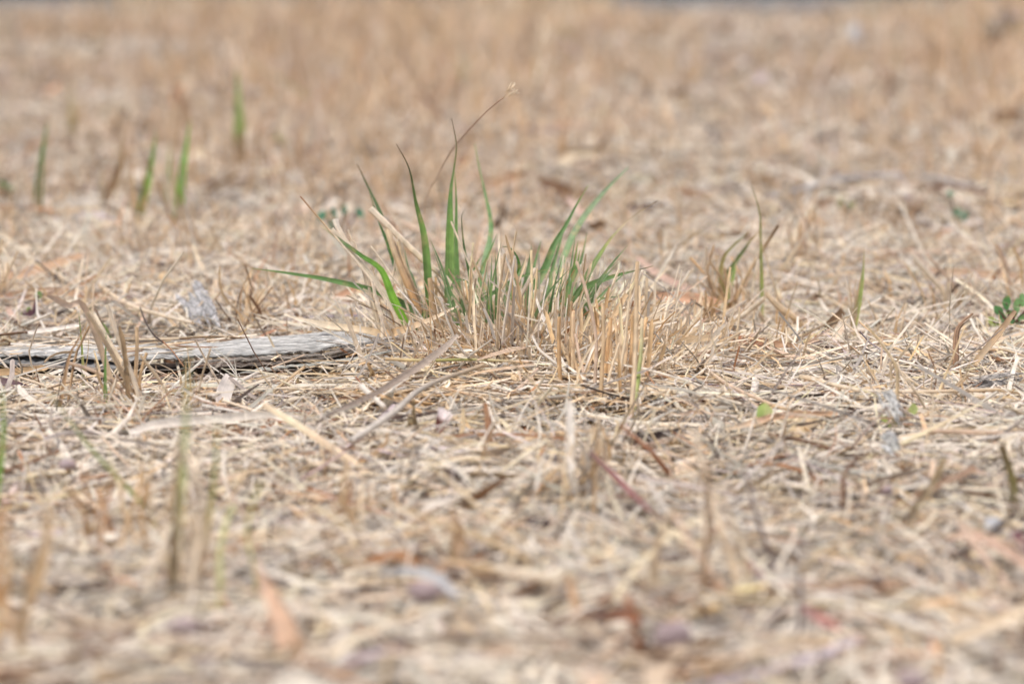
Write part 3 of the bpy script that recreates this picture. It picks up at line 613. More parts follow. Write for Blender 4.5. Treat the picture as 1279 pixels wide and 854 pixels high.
# ---- wood chips
def chip(name, label, p0, p1, wpx, thick, col, d0, d1, split=4, mat=None):
    A = at_depth(p0[0], p0[1], d0); B = at_depth(p1[0], p1[1], d1)
    root = empty(name, B, label, 'wood chip')
    ax = (B-A); L = np.linalg.norm(ax); ax /= L
    side = np.cross(ax, (0, -1, .3)); side /= np.linalg.norm(side)
    wm = mpx(wpx, (d0+d1)/2)
    for k in range(split):
        u = (k+.5)/split-.5; n = 26; tt = np.linspace(0, 1, n)
        a0 = R.uniform(0, .34); a1 = 1-R.uniform(0, .3)
        Q = A+ax*(L*(a0+(a1-a0)*tt))[:, None]+side*(u*wm)+np.cumsum(R.randn(n, 3), 0)*.00012
        Q[:, 1] += R.uniform(-.001, .001)
        W = (wm/split*R.uniform(1.1, 2.0))*np.clip(np.minimum(tt*R.uniform(2, 8)+.1, (1-tt)*R.uniform(2, 7)+.1), 0, 1)*(1+.12*R.randn(n))
        b = Batch(); b.sweep(Q[None], W[None], np.minimum(np.array(col)*R.uniform(1.2, 1.6), .85)*np.ones((1, n, 1)), [(-1, .3), (0, .45), (1, .25), (1, -.3), (0, -.4), (-1, -.3)], True, ref=(0, -1, .3), phi=[R.uniform(-.4, .4)])
        V = np.concatenate(b.v); b.u = [np.stack([(V@side)*14, (V@ax)*1.5+k], 1)]
        b.obj('splinter', mat or M_WOOD, origin=Q[0], parent=root)
    return root
def gd(y, eff=.19): return eff/tan(TILT+atan((y-427)/FP))
chip('wood_chip', 'flat grey wood chip leaning in the straw behind the bark slab', (230, 356), (268, 414), 34, .002, (.46, .45, .46), 1.58, 1.50, 7)
chip('wood_chip', 'pale grey splintered wood chip standing beside the tiny green leaves', (1100, 482), (1131, 534), 19, .002, (.66, .64, .62), 1.195, 1.185, 6)
chip('wood_chip', 'low grey splintered chip lying below the standing splintered one', (1100, 540), (1125, 566), 22, .002, (.60, .59, .57), 1.13, 1.12, 5)
chip('wood_chip', 'dark ridge of rotten wood half buried at the right edge', (1190, 482), (1290, 470), 13, .003, (.40, .37, .35), 1.29, 1.31, 5)

# ---- lying strips, sticks and stalks traced from the photograph
stand('dry_leaf', 'long pale curling leaf lying over the upper edge of the bark slab', 'dry leaf', [(570, 383), (542, 397), (520, 406), (504, 412), (480, 417), (455, 412), (408, 406), (372, 398), (355, 392)],
    1.385, 1.41, [2, 5, 7, 10, 11, 8, 9, 9, 5, 2], [(0, CREAM), (.4, OCHRE), (.6, STRAW), (1, CREAM)], 'strap', M_STALK, phi=-.3, drop=False)
lie('bark_strip', 'broad grey brown strip slanting down in front of the tuft', 'bark strip', [(572, 418), (555, 434), (540, 445), (504, 469), (467, 492), (420, 514), (396, 528)], [4, 8, 10, 10, 9, 7, 4], [(0, (.50, .42, .35)), (.5, (.36, .29, .24)), (1, (.32, .26, .22))], 'strap', M_TWIG, lift=[.028, .027, .026, .023, .020, .017, .013], phi=.3, wig=.0001)
lie('grass_stalk', 'pale grey bent stem slanting down below the broad grey brown strip', 'stem', [(604, 456), (578, 465), (551, 474), (521, 489), (495, 512), (467, 532), (437, 551)], [6, 6, 7, 8, 9, 9, 7], [(0, TAN), (.35, GREY), (1, PALE)], 'stem', lift=[.026, .025, .024, .022, .020, .018, .016])
lie('dry_leaf', 'flat tan leaf crossing at the foot of the tuft', 'dry leaf', [(668, 455), (640, 459), (602, 465), (584, 470)], [3, 6, 6, 3], [(0, PINK), (1, OCHRE)], 'strap', M_DEAD, lift=.019, phi=-.3)
lie('dry_leaf', 'wide folded tan leaf beneath the pale stalks of the tuft', 'dry leaf', [(665, 432), (641, 437), (615, 444), (596, 450)], [3, 9, 8, 3], [(0, PINK), (1, (.58, .42, .30))], 'strap', M_DEAD, lift=.020, phi=-.2)
lie('grass_stalk', 'thin yellow green stem lying level at the foot of the tuft', 'stem', [(482, 448), (530, 450), (589, 449), (660, 452)], 4.5, [(0, TAN), (.5, (.42, .42, .16)), (1, PINK)], lift=.019)
stand('dead_stub', 'short pointed brown stub in front of the broad grey brown strip', 'stub', [(540, 476), (541, 460), (544, 436)], 1.33, 1.34, [10, 9, 6, 1], [(0, BROWN), (1, (.40, .22, .13))], 'strap', M_DEAD)
lie('straw_stalk', 'short whitish stalk crossing the broad grey brown strip', 'straw', [(451, 482), (465, 495), (481, 509)], 8, PALE, lift=.018)
stand('dead_stub', 'rust brown stub standing in the straw below the tuft', 'stub', [(612, 552), (610, 530), (606, 503)], 1.20, 1.21, [6, 7, 9, 5], [(0, BROWN), (1, (.40, .20, .10))], 'strap', M_DEAD)
lie('seed_pod', 'small pinkish white papery pod with dark red tip below the tuft', 'seed pod', [(547, 541), (549, 532), (553, 521), (557, 512)], [6, 15, 21, 10], [(0, (.12, .02, .015)), (.35, (.12, .02, .015)), (.45, (.70, .60, .60)), (1, (.75, .68, .68))], 'lens', M_DEAD, lift=[.008, .010, .013, .014], phi=-.4)
lie('bark_strip', 'long reddish brown strip right of the tuft', 'bark strip', [(812, 420), (850, 418), (905, 421), (950, 428), (1002, 433)], [4, 7, 9, 12, 5], [(0, (.45, .24, .14)), (.7, (.40, .20, .12)), (1, (.55, .38, .25))], 'strap', M_DEAD, lift=.012, phi=-.3)
lie('grass_stalk', 'pale stem running on from the end of the long reddish strip', 'stem', [(998, 431), (1028, 444), (1060, 460)], 5, CREAM, lift=.012)
lie('grass_stalk', 'long thin pinkish stem slanting down right of the tuft', 'stem', [(870, 452), (905, 478), (940, 495), (975, 509), (1000, 514)], 5.5, [(0, STRAW), (.6, PINK), (1, TAN)], lift=.013)
lie('bark_strip', 'salmon coloured strip beside the round pale green leaf', 'bark strip', [(905, 536), (925, 532), (970, 520), (1010, 517), (1046, 516)], [4, 8, 9, 9, 5], [(0, STRAW), (.5, (.62, .40, .26)), (1, (.68, .44, .28))], 'strap', M_STALK, lift=.012, phi=-.3)
lie('grass_stalk', 'long straight straw running in from the right edge above the splintered chip', 'stem', [(1000, 470), (1075, 487), (1150, 489), (1250, 487)], 6, [(0, STRAW), (.5, CREAM), (1, TAN)], lift=.012)
lie('grass_stalk', 'straight pinkish stem running to the right edge below the splintered chip', 'stem', [(1150, 538), (1200, 539), (1300, 542)], 7, PINK, lift=.011)
stand('grass_stalk', 'thin pale stalk bent over like a hook above the tiny green leaves', 'stem', [(1120, 512), (1121, 470), (1118, 455), (1103, 432), (1082, 405)], 1.31, 1.30, [5, 5, 5, 4, 3, 2], [(0, STRAW), (1, (.80, .66, .42))])
stand('grass_stalk', 'short upright split stalk under the hooked pale stalk', 'stem', [(1114, 490), (1113, 470), (1112, 452)], 1.31, 1.31, 4, STRAW)
lie('grass_stalk', 'grey white blurred stem lying across the straw below the bark slab', 'stem', [(163, 541), (200, 530), (260, 524), (320, 519), (366, 517)], [10, 14, 12, 12, 7], [(0, PALE), (1, (.66, .60, .52))], 'strap', lift=.013, phi=-.2)
lie('straw_stalk', 'grey straight stalk lying just under the bark slab', 'straw', [(263, 496), (290, 482), (326, 463)], 6, PALE, lift=.008)
lie('grass_stalk', 'ochre flat stem at the left edge under the bark slab', 'stem', [(-30, 466), (20, 464), (60, 459)], 9, OCHRE, 'strap', lift=.009, phi=-.2)
lie('dead_leaf', 'dark purple leaf lying at the left edge below the bark slab', 'dead leaf', [(-25, 474), (5, 478), (38, 484)], [6, 13, 11, 3], [(0, (.20, .12, .15)), (1, (.14, .08, .10))], 'strap', M_DEAD, lift=.008, phi=-.2)
lie('twig', 'thin dark curved twig resting on the middle of the bark slab', 'twig', [(175, 384), (182, 402), (191, 417), (203, 427)], [2, 2.5, 2.5, 2], DARK, 'stem', M_TWIG, lift=[.016, .016, .016, .016])
lie('grass_stalk', 'red brown fine stem hanging off the front of the bark slab', 'stem', [(203, 426), (215, 438), (230, 458)], 2, RUST, lift=[.015, .013, .008])
lie('twig', 'dark thin stem lying along the straw behind the left end of the bark slab', 'twig', [(-20, 421), (20, 416), (55, 414)], 4, BROWN, 'stem', M_TWIG, lift=.012)
lie('grass_stalk', 'pale flat stem lying behind the left end of the bark slab', 'stem', [(35, 416), (70, 411), (100, 406)], 7, PALE, 'strap', lift=.013)
lie('grass_stalk', 'long pale straw slanting across behind the bark slab', 'stem', [(125, 358), (160, 380), (200, 393), (240, 403)], 6, [(0, STRAW), (1, CREAM)], lift=.014)
# blurred litter pieces nearer the camera
lie('grass_stalk', 'thick dark red stem slanting down right of the bleached tuft stalks', 'stem', [(738, 566), (765, 592), (793, 620), (832, 655)], [7, 8, 7, 5], [(0, (.26, .16, .14)), (.4, (.26, .09, .10)), (.7, (.30, .15, .15)), (1, (.25, .2, .2))], 'stem', M_TWIG, lift=[.022, .018, .014, .010])
lie('straw_stalk', 'thick pale blurred straw lying level near the bottom middle', 'straw', [(552, 703), (600, 709), (650, 716), (704, 724)], [11, 13, 13, 15], [(0, TAN), (.4, TAN), (.5, CREAM), (1, CREAM)], lift=.009)
lie('dry_leaf', 'grey white curved leaf lying beside the purple pebble', 'dry leaf', [(477, 716), (510, 712), (545, 722), (572, 745)], [5, 13, 12, 7], (.50, .50, .52), 'strap', M_STALK, lift=.012, phi=-.3)
lie('dead_leaf', 'rusty brown curled leaf near the bottom middle', 'dead leaf', [(706, 770), (735, 772), (775, 768), (800, 776)], [7, 12, 17, 9], [(0, (.30, .12, .06)), (.5, (.14, .06, .04)), (1, (.34, .14, .07))], 'strap', M_DEAD, lift=[.006, .006, .009, .008], phi=-.2)
stand('dead_stub', 'rusty upright stub on the end of the brown curled leaf', 'stub', [(792, 776), (788, 760), (782, 746)], .915, .92, [12, 14, 10], [(0, (.20, .08, .05)), (1, (.45, .20, .09))], 'strap', M_DEAD)
stand('dead_stub', 'leaning brown stub on the left end of the brown curled leaf', 'stub', [(722, 765), (716, 745), (712, 722)], .93, .94, [10, 12, 8], [(0, (.40, .18, .08)), (1, (.52, .34, .2))], 'strap', M_DEAD)
lie('bark_strip', 'salmon blurred strip lying level in the right foreground', 'bark strip', [(1012, 736), (1060, 730), (1110, 728), (1165, 728)], [7, 14, 15, 7], (.62, .42, .30), 'strap', M_DEAD, lift=.006, phi=-.3)
lie('bark_strip', 'pink arched strip at the right edge of the foreground', 'bark strip', [(1185, 672), (1215, 668), (1245, 680), (1290, 710)], [8, 14, 15, 12], (.64, .44, .34), 'strap', M_DEAD, lift=[.008, .012, .012, .008], phi=-.3)
lie('grass_stalk', 'pale ochre blurred stem slanting up to the right edge of the foreground', 'stem', [(1185, 800), (1225, 785), (1260, 768), (1300, 750)], 16, STRAW, 'strap', lift=.011, phi=-.2)
lie('grass_stalk', 'greyish pale stem crossing low in the right foreground', 'stem', [(1110, 770), (1150, 785), (1200, 800), (1240, 812)], 12, PALE, lift=.009)
lie('dead_leaf', 'small crimson leaf in the right foreground', 'dead leaf', [(933, 700), (948, 714), (972, 730), (985, 733)], [7, 12, 9, 5], [(0, (.36, .14, .13)), (1, (.34, .16, .18))], 'strap', M_DEAD, lift=.009, phi=-.3)
lie('dead_leaf', 'faded crimson leaf in front of the upright black stem', 'dead leaf', [(1002, 757), (1025, 772), (1050, 785)], [8, 12, 14, 7], [(0, (.40, .20, .20)), (1, (.55, .25, .2))], 'strap', M_DEAD, lift=.007, phi=-.3)
lie('dead_leaf', 'dark crimson leaf at the right edge of the foreground', 'dead leaf', [(1266, 664), (1276, 675), (1290, 690)], [10, 16, 12], MAROON, 'strap', M_DEAD, lift=.012, phi=-.3)
stand('twig', 'upright black stem in the right foreground', 'twig', [(999, 775), (999, 735), (997, 690), (994, 680)], .935, .95, [7, 6, 5, 3], (.09, .06, .07), 'stem', M_TWIG)
stand('twig', 'dark thin stem leaning left in the right foreground', 'twig', [(962, 700), (950, 660), (938, 620), (930, 585)], 1.00, 1.05, [7, 6, 4, 3], (.13, .09, .09), 'stem', M_TWIG)
# brown stubs in the right middle
stand('dead_stub', 'dark olive stub leaning left at the right edge', 'stub', [(1266, 616), (1262, 590), (1250, 555)], 1.09, 1.09, [13, 12, 10, 8], [(0, DARK), (.5, (.22, .19, .07)), (1, (.2, .14, .08))], 'strap', M_DEAD)
stand('dead_stub', 'forked brown stub leaning right in front of the splintered chips', 'stub', [(1140, 642), (1158, 615), (1172, 590), (1180, 570)], 1.06, 1.08, [10, 12, 11, 6], [(0, GREY), (.4, (.26, .19, .12)), (1, (.28, .2, .1))], 'strap', M_DEAD)
stand('dead_stub', 'curved dark brown stub with a tilted tip left of the forked stub', 'stub', [(1053, 614), (1053, 596), (1063, 580), (1079, 567)], 1.12, 1.13, [8, 7, 6, 4], [(0, (.34, .18, .10)), (1, (.2, .13, .1))], 'stem', M_DEAD)
stand('dead_stub', 'dark brown forked twig stub left of the green weed', 'stub', [(1194, 456), (1194, 425), (1198, 408), (1215, 392)], 1.37, 1.38, [8, 9, 7, 4], [(0, (.25, .14, .09)), (1, (.4, .26, .17))], 'stem', M_TWIG)
stand('dry_leaf', 'broad brown leaf blade leaning right under the green weed', 'dry leaf', [(1217, 456), (1235, 432), (1252, 410), (1268, 388)], 1.36, 1.37, [4, 8, 9, 5], [(0, TAN), (1, (.48, .32, .2))], 'strap', M_DEAD, phi=.3)
stand('grass_stalk', 'cut pale stalk leaning left beyond the hooked stalk', 'stem', [(1184, 372), (1165, 348), (1142, 323)], 1.66, 1.66, 9, [(0, STRAW), (1, CREAM)])
stand('grass_stalk', 'thin pinkish stalk beside the cut pale leaning stalk', 'stem', [(1190, 356), (1175, 337), (1157, 317)], 1.68, 1.68, 4.5, PINK)
stand('twig', 'short dark twig at the foot of the cut pale stalk', 'twig', [(1180, 376), (1190, 362), (1202, 350)], 1.66, 1.66, [7, 6, 3], (.12, .08, .06), 'stem', M_TWIG)
stand('grass_stalk', 'pale bent stalk arching down right of the brown green tuft', 'stem', [(1000, 405), (975, 385), (960, 370), (957, 365)], 1.52, 1.52, [6, 8, 9, 6], [(0, BROWN), (.5, TAN), (1, STRAW)])
lie('grass_stalk', 'pale stem leading up to the arching stalk right of the tuft', 'stem', [(905, 404), (930, 392), (955, 372)], 8, CREAM, lift=[.012, .016, .025])
stand('dead_stub', 'broad brown pointed stub beyond the long reddish strip', 'stub', [(1034, 413), (1042, 400), (1053, 388)], 1.50, 1.50, [8, 15, 9], (.24, .15, .09), 'strap', M_DEAD)
# reddish strips behind
for lab, p, ww, c, lf in [('wide salmon strip lying behind the right end of the tuft', [(812, 370), (850, 372), (900, 380)], [8, 18, 12], (.60, .36, .24), .014),
        ('pinkish narrow strip slanting behind the right blades of the tuft', [(796, 322), (825, 345), (862, 362)], [7, 10, 11], (.62, .42, .33), .014),
        ('long blurred reddish strip lying level behind the cut pale stalk', [(1160, 337), (1215, 342), (1275, 345)], [7, 12, 8], (.52, .36, .26), .010),
        ('pale pink strip left of the brown green tuft', [(795, 388), (840, 390), (880, 402)], [6, 9, 6], (.6, .4, .3), .012),
        ('tan flat strip lying left of the grey wood chip', [(0, 350), (45, 338), (105, 318)], [12, 16, 9], (.56, .36, .22), .016),
        ('long orange brown strip lying level at the left behind the bark slab', [(-10, 372), (60, 366), (140, 372)], [8, 14, 8], (.58, .36, .24), .012),
        ('short orange strip lying behind the left blades of the tuft', [(415, 372), (450, 362), (500, 358)], [6, 12, 8], (.55, .3, .17), .012)]:
    lie('bark_strip', lab, 'bark strip', p, ww, c, 'strap', M_DEAD, lift=lf, phi=-.3)
# sticks behind
lie('stick', 'blurred blue grey stick lying in the field behind on the right', 'stick', [(955, 246), (1000, 236), (1050, 225), (1110, 219), (1165, 222), (1218, 233)], [4, 6, 7, 8, 7, 4], (.56, .54, .54), 'stem', M_TWIG, lift=.012)
lie('stick', 'dark grey broken stick lying at the left behind the bark slab', 'stick', [(70, 392), (90, 385), (118, 381)], [5, 6, 5], (.12, .09, .08), 'stem', M_TWIG, lift=.008)

# ---- leaves, pebbles
def leaf_pts(name, label, cx, cy, wpx, hpx, Y, col, parent=None, tilt=0., mat=None, cat='leaf'):
    c = at_depth(cx, cy, Y); L = mpx(hpx, Y); wd = mpx(wpx, Y)
    tt = np.linspace(-.5, .5, 12); L *= R.uniform(.7, 1.25); wd *= R.uniform(.7, 1.2); tilt += R.randn()*.3; Q = c+np.stack([tt*L*sin(tilt), tt*L*.5, tt*L*cos(tilt)], 1)
    W = wd*1.1*np.clip(1-np.abs(tt*2)**1.8, .003, 1)**.8*(1+.05*R.randn(12)); Q[:, 1] += R.uniform(-.5, .5)*tt*L+(tt**2)*L*R.uniform(-.6, .6); Q[:, 0] += (tt**2)*L*R.uniform(-.4, .4)
    b = Batch(); b.sweep(Q[None], W[None], np.array(col)*np.ones((1, 12, 1)), [(-1, .22), (-.5, .05), (0, 0), (.5, .05), (1, .22)], False, ref=(0, -1, .4))
    o = b.obj(name, mat or M_GREEN, origin=Q[0], parent=parent)
    if parent is None: tag(o, label, cat)
    return o
def seedling(label, cx, cy, Y, leaves, stemcol, scale=1.0, cat='seedling', name='seedling'):
    if cy > 380: Y = gd(cy)
    g = at_depth(cx, cy, Y); root = empty(name, g, label, cat)
    for (lx, ly, wpx, hpx, tl, col) in leaves:
        e = at_depth(cx+lx, cy+ly, Y)
        line([g, (g+e)/2+np.array([0, 0, .001]), e], mpx(2.5*scale, Y), [(0, stemcol), (1, stemcol)]).obj('stem', M_TWIG, origin=g, parent=root)
        leaf_pts('leaf', None, cx+lx, cy+ly, wpx*.62, hpx*.95, Y, col, root, tl)
    return root
r = empty('round_leaf', on_ground(955, 528, .008), 'small round pale green leaf lying on the straw beside the salmon strip', 'leaf')
leaf_pts('leaf_blade', None, 955, 516, 24, 22, gd(528, .188), (.40, .52, .16), r, .25)
seedling('tiny pair of yellow green leaves below the splintered chip', 1122, 530, 1.255, [(-18, -8, 17, 12, 1.2, (.42, .55, .12)), (-10, 3, 10, 10, .3, (.40, .5, .12)), (19, -19, 15, 15, .5, (.45, .52, .18)), (12, -16, 12, 9, 1.0, (.55, .45, .25))], (.35, .35, .15))
seedling('dark green leafy weed at the right edge', 1262, 410, 1.50, [(-15, -22, 16, 22, -.6, GRN_D), (-5, -32, 14, 18, .1, (.10, .26, .08)), (-22, -8, 14, 16, -.9, GRN_Y), (-2, -20, 10, 12, .9, (.22, .34, .1)), (-14, -6, 9, 10, -1.2, (.25, .33, .1)), (10, -8, 12, 10, 1.3, (.12, .28, .08)), (6, -20, 9, 14, -.4, GRN_Y), (26, -8, 12, 10, 1.2, (.2, .3, .1)), (8, -28, 14, 22, .2, GRN), (2, -12, 16, 18, .6, GRN_D), (15, -35, 14, 22, .4, GRN), (18, -15, 16, 18, 1.1, GRN), (-10, -14, 12, 16, -.3, (.10, .28, .1)), (24, -26, 14, 16, .2, GRN_D)], MAROON, cat='weed', name='weed')
seedling('small seedling with one green leaf on a curved purple stem behind the bark slab', 40, 398, 1.50, [(8, -29, 18, 14, -1.2, (.10, .24, .06)), (-4, -12, 8, 8, .2, (.25, .35, .12)), (-12, -6, 8, 6, .4, (.4, .4, .2))], (.16, .08, .10), 2.2)
seedling('blurred dark green seedling growing behind the left blades of the tuft', 425, 298, 1.90, [(-22, -28, 22, 10, -1.3, (.06, .22, .12)), (-8, -32, 12, 22, .1, (.04, .16, .09)), (5, -36, 12, 15, .2, (.04, .15, .09)), (24, -32, 24, 9, 1.3, (.08, .26, .15)), (-12, -18, 10, 14, -.5, (.05, .18, .10))], (.15, .08, .06))
seedling('blurred bluish green seedling far right of the blue grey stick', 1195, 280, 2.05, [(0, -14, 22, 18, 1.0, (.16, .30, .19)), (10, -10, 14, 14, .5, (.14, .28, .18)), (-8, -38, 12, 10, .2, (.18, .32, .22))], (.2, .15, .1))
seedling('blurred yellow green seedling below the blue grey stick', 1056, 268, 2.1, [(-6, -14, 14, 16, -.4, (.25, .32, .14)), (8, -12, 14, 14, .5, (.25, .32, .14))], (.2, .15, .1))
seedling('blurred green seedling at the far left edge', 10, 250, 2.25, [(-6, -20, 10, 14, -.5, (.15, .24, .09)), (4, -14, 12, 12, .6, (.15, .24, .09))], (.2, .15, .1))
seedling('faint yellow green seedling in the field at the upper left', 350, 185, 2.9, [(-4, -14, 12, 12, -.5, (.3, .36, .13)), (6, -10, 12, 10, .6, (.3, .36, .13))], (.3, .2, .1))
import bmesh
def pebble(label, px, py, wpx, hpx, mat, lift=.012, name='pebble', cat='pebble'):
    c = on_ground(px, py, lift); bm = bmesh.new(); bmesh.ops.create_icosphere(bm, subdivisions=3, radius=1)
    sx = mpx(wpx, c[1])/2; sz = mpx(hpx, c[1])/2; k = random.random()*50
    for v in bm.verts:
        f = 1+.12*float(nz(v.co.x+k, v.co.y+v.co.z*1.7, 1.3, 5))+.05*float(nz(v.co.x-k, v.co.z+v.co.y, 3.5, 6))
        v.co = v.co*f; v.co.x *= sx; v.co.y *= sx*.8; v.co.z *= sz
    for f in bm.faces: f.smooth = True
    me = bpy.data.meshes.new(name); bm.to_mesh(me); bm.free(); me.materials.append(mat)
    return tag(link(name, me, c), label, cat)
pebble('mauve blurred pebble in the foreground right of the brown curled leaf', 840, 792, 52, 36, M_STONE)
pebble('small mauve pebble in the foreground beside the grey white curved leaf', 530, 738, 44, 26, M_STONE)
pebble('bluish white pebble at the right of the foreground', 1240, 657, 26, 24, M_STONEW, .013)
pebble('dark mauve pebble in the straw left of the forked brown stub', 1106, 612, 20, 14, M_STONE, .012)
pebble('purple grey pebble in the left foreground', 225, 782, 44, 24, M_STONE)
pebble('small bluish pebble low in the right foreground', 1138, 850, 42, 26, M_STONE)
pebble('small grey pebble at the left near the dark purple leaf', 85, 580, 24, 14, M_STONE, .012)
pebble('grey stone in the far right corner of the field', 1262, 28, 50, 26, M_STONE, .04)
pebble('pale grey stone standing in the grass far off right of the middle', 1068, 50, 16, 40, M_STONEW, .03)

# ------------------------------------------------------------------ single green shoots (traced)
def shoot(label, base, tip, d, w, green=.7, extra=0, lean=0., name='green_shoot', cols=None, cat='grass shoot', dtip=None):
    if base[1] > 380: d = gd(base[1])
    g = at_depth(base[0], base[1], d); g[2] = max(g[2], float(H(g[0], g[1]))-.001) if g[2] < .03 else g[2]
    root = empty(name, g, label, cat)
    mid = ((base[0]+tip[0])/2+lean, (base[1]+tip[1])/2)
    gc = cols or [(0, TAN), (.25, STRAW), (1-green+.1, (.30, .46, .10)), (.9, (.20, .36, .09)), (1, STRAW)]
    def one(b, m, t, wpx, cc, nm):
        P = trace([b, m, t], d, dtip or d); wpx = wpx*.95
        line(P, mpx(wpx, d), cc, 'blade', phi=random.uniform(-.4, .4)).obj(nm, M_GREEN, origin=g if False else P[0], parent=root)
    one(base, mid, tip, w, gc, 'green_blade')
    for k in range(extra+2):
        s = random.choice([-1, 1]); hgt = random.uniform(.25, .7); q = (base[0]+s*random.uniform(3, 16), base[1]-(base[1]-tip[1])*hgt)
        b2 = (base[0]+random.uniform(-5, 5), base[1]+random.uniform(-4, 4)); m2 = ((b2[0]+q[0])/2+random.uniform(-3, 3), (b2[1]+q[1])/2)
        cc = random.choice([STRAW, TAN, OCHRE, PINK, CREAM]); one(b2, m2, q, w*random.uniform(.5, .9), [(0, cc), (1, cc)], 'dry_blade')
    return root
shoot('single dark green shoot standing far left in the field', (47, 268), (60, 150), gd(268), 11, .85, 2, -3, cols=[(0, TAN), (.2, (.3, .3, .1)), (.4, (.14, .26, .08)), (1, (.16, .30, .08))])
shoot('left one of the green shoots standing beside each other in the field', (172, 282), (196, 160), gd(282), 12, .8, 4, 2)
shoot('brightest green shoot in the field, right of the leaning pair', (222, 278), (238, 150), gd(278), 13, .9, 4, -2, cols=[(0, STRAW), (.2, (.32, .5, .09)), (.6, (.22, .5, .08)), (1, (.25, .42, .1))])
shoot('short yellow green shoot between the two taller field shoots', (210, 252), (212, 180), gd(250), 8, .8, 1, 0, cols=[(0, STRAW), (.4, (.4, .46, .18)), (1, (.34, .42, .16))])
shoot('pale green shoot standing alone further back in the field', (300, 206), (296, 85), gd(206), 17, .7, 5, 0, cols=[(0, TAN), (.3, OCHRE), (.45, (.34, .48, .14)), (1, (.42, .50, .24))])
shoot('faint olive shoot far back at the left of the field', (90, 168), (88, 95), gd(168), 10, .5, 2, 0, cols=[(0, TAN), (.3, (.4, .38, .18)), (1, STRAW)])
shoot('brown bent dead blade standing between the field shoots', (132, 252), (152, 162), gd(252), 12, .5, 2, 8, cols=[(0, BROWN), (.5, (.36, .22, .12)), (1, TAN)], cat='dead blade', name='withered_grass')
shoot('brown dead blade leaning left further back in the field', (236, 150), (213, 102), gd(150), 13, .5, 0, 3, cols=[(0, (.3, .16, .1)), (1, (.42, .24, .16))], cat='dead blade', name='withered_grass')
shoot('blurred pale green shoot rising over the left end of the bark slab', (216, 728), (236, 425), 1.0, 13, .8, 7, 3, cols=[(0, STRAW), (.3, (.70, .64, .38)), (.5, (.52, .56, .28)), (.8, (.48, .54, .28)), (1, (.55, .58, .36))])
shoot('blurred thin green shoot behind the tall pale green one', (250, 700), (272, 520), 1.02, 10, .6, 4, 5, cols=[(0, TAN), (.3, OCHRE), (.7, (.4, .42, .15)), (1, (.24, .4, .12))])
shoot('blurred green blade slanting up left across the foreground straw', (186, 640), (52, 478), 1.06, 7, .8, 3, -6, cols=[(0, TAN), (.3, (.40, .45, .2)), (.7, (.34, .44, .18)), (1, (.5, .5, .28))])
shoot('bright green blade cut by the left edge of the picture', (-8, 640), (3, 470), 1.06, 10, .9, 2, 6, cols=[(0, TAN), (.3, (.24, .42, .09)), (1, (.22, .40, .09))])
shoot('small green blade tucked in the bent stalks over the bark slab', (132, 500), (133, 408), 1.32, 5, .8, 0, -1, cols=[(0, GRN_B), (1, GRN)])
shoot('fine green blade curling over the bent stalks on the bark slab', (104, 470), (98, 388), 1.33, 4, .8, 0, 1, cols=[(0, TAN), (.4, GRN_Y), (1, (.3, .38, .14))])
shoot('thin green sliver crossing the top of the bent stalks', (134, 412), (110, 384), 1.33, 4, .8, 0, 0, cols=[(0, GRN), (1, GRN_Y)])
shoot('curled olive blade with a hooked brown tip right of the tuft', (950, 300), (936, 225), 1.55, 5, .5, 0, 5, cols=[(0, STRAW), (.4, GRN_Y), (1, (.25, .2, .1))])
shoot('narrow green blade in the small tuft right of the brown green tuft', (1066, 412), (1080, 308), gd(412), 8, .7, 5, 3, cols=[(0, STRAW), (.3, (.42, .42, .16)), (.7, (.28, .38, .12)), (1, STRAW)])

def tuft_px(label, base, blades, d, name='grass_tuft', cat='grass tuft', mat=None, part='dry_blade'):
    g = at_depth(base[0], base[1], d); root = empty(name, g, label, cat)
    for (b, m, t, wp, cc, kd) in blades:
        P = trace([b, m, t], d+random.uniform(-.008, .008), d+random.uniform(-.02, .02))
        if not isinstance(cc[0], (tuple, list)): cc = [(0, cc), (1, cc)]
        line(P, mpx(wp, d), cc, kd, phi=random.uniform(-.4, .4), wig=.00007).obj(part, mat or M_STALK, origin=P[0], parent=root)
    return root
def rand_blades(base, n, hgt, spread, w, cols, fan=.5, kinds=('blade', 'stem', 'blade', 'stem', 'strap')):
    out = []
    for _ in range(int(n*1.5)):
        b = (base[0]+random.gauss(0, spread*.5), base[1]+random.gauss(0, 3)); a = random.gauss(0, fan*1.2); L = hgt*random.uniform(.45, 1.05)
        t = (b[0]+L*sin(a), b[1]-L*cos(a)); m = ((b[0]+t[0])/2-random.uniform(-1, 1)*L*.16, (b[1]+t[1])/2)
        c = np.array(random.choice(cols))*random.uniform(.95, 1.2); out.append((b, m, t, w*random.uniform(.28, .62), [(0, c*.85), (1, c)], random.choice(kinds)))
    return out
DRYC = [STRAW, TAN, CREAM, OCHRE, PINK, STRAW]
tuft_px('brown green tuft with two dark curved blades standing right of the big tuft', (908, 392), [((906, 388), (908, 345), (950, 284), 9, [(0, GRN_Y), (.4, (.20, .30, .08)), (.8, (.14, .16, .06)), (1, OCHRE)], 'blade'),
    ((900, 380), (903, 325), (935, 290), 8, [(0, TAN), (.5, (.30, .24, .1)), (1, (.2, .2, .08))], 'blade'), ((906, 390), (914, 350), (921, 316), 8, [(0, (.3, .38, .1)), (1, (.18, .3, .07))], 'blade'),
    ((915, 390), (935, 340), (972, 280), 5, [(0, TAN), (.7, TAN), (1, (.2, .12, .07))], 'stem')]+rand_blades((910, 388), 16, 80, 24, 7, DRYC, .28), gd(390))
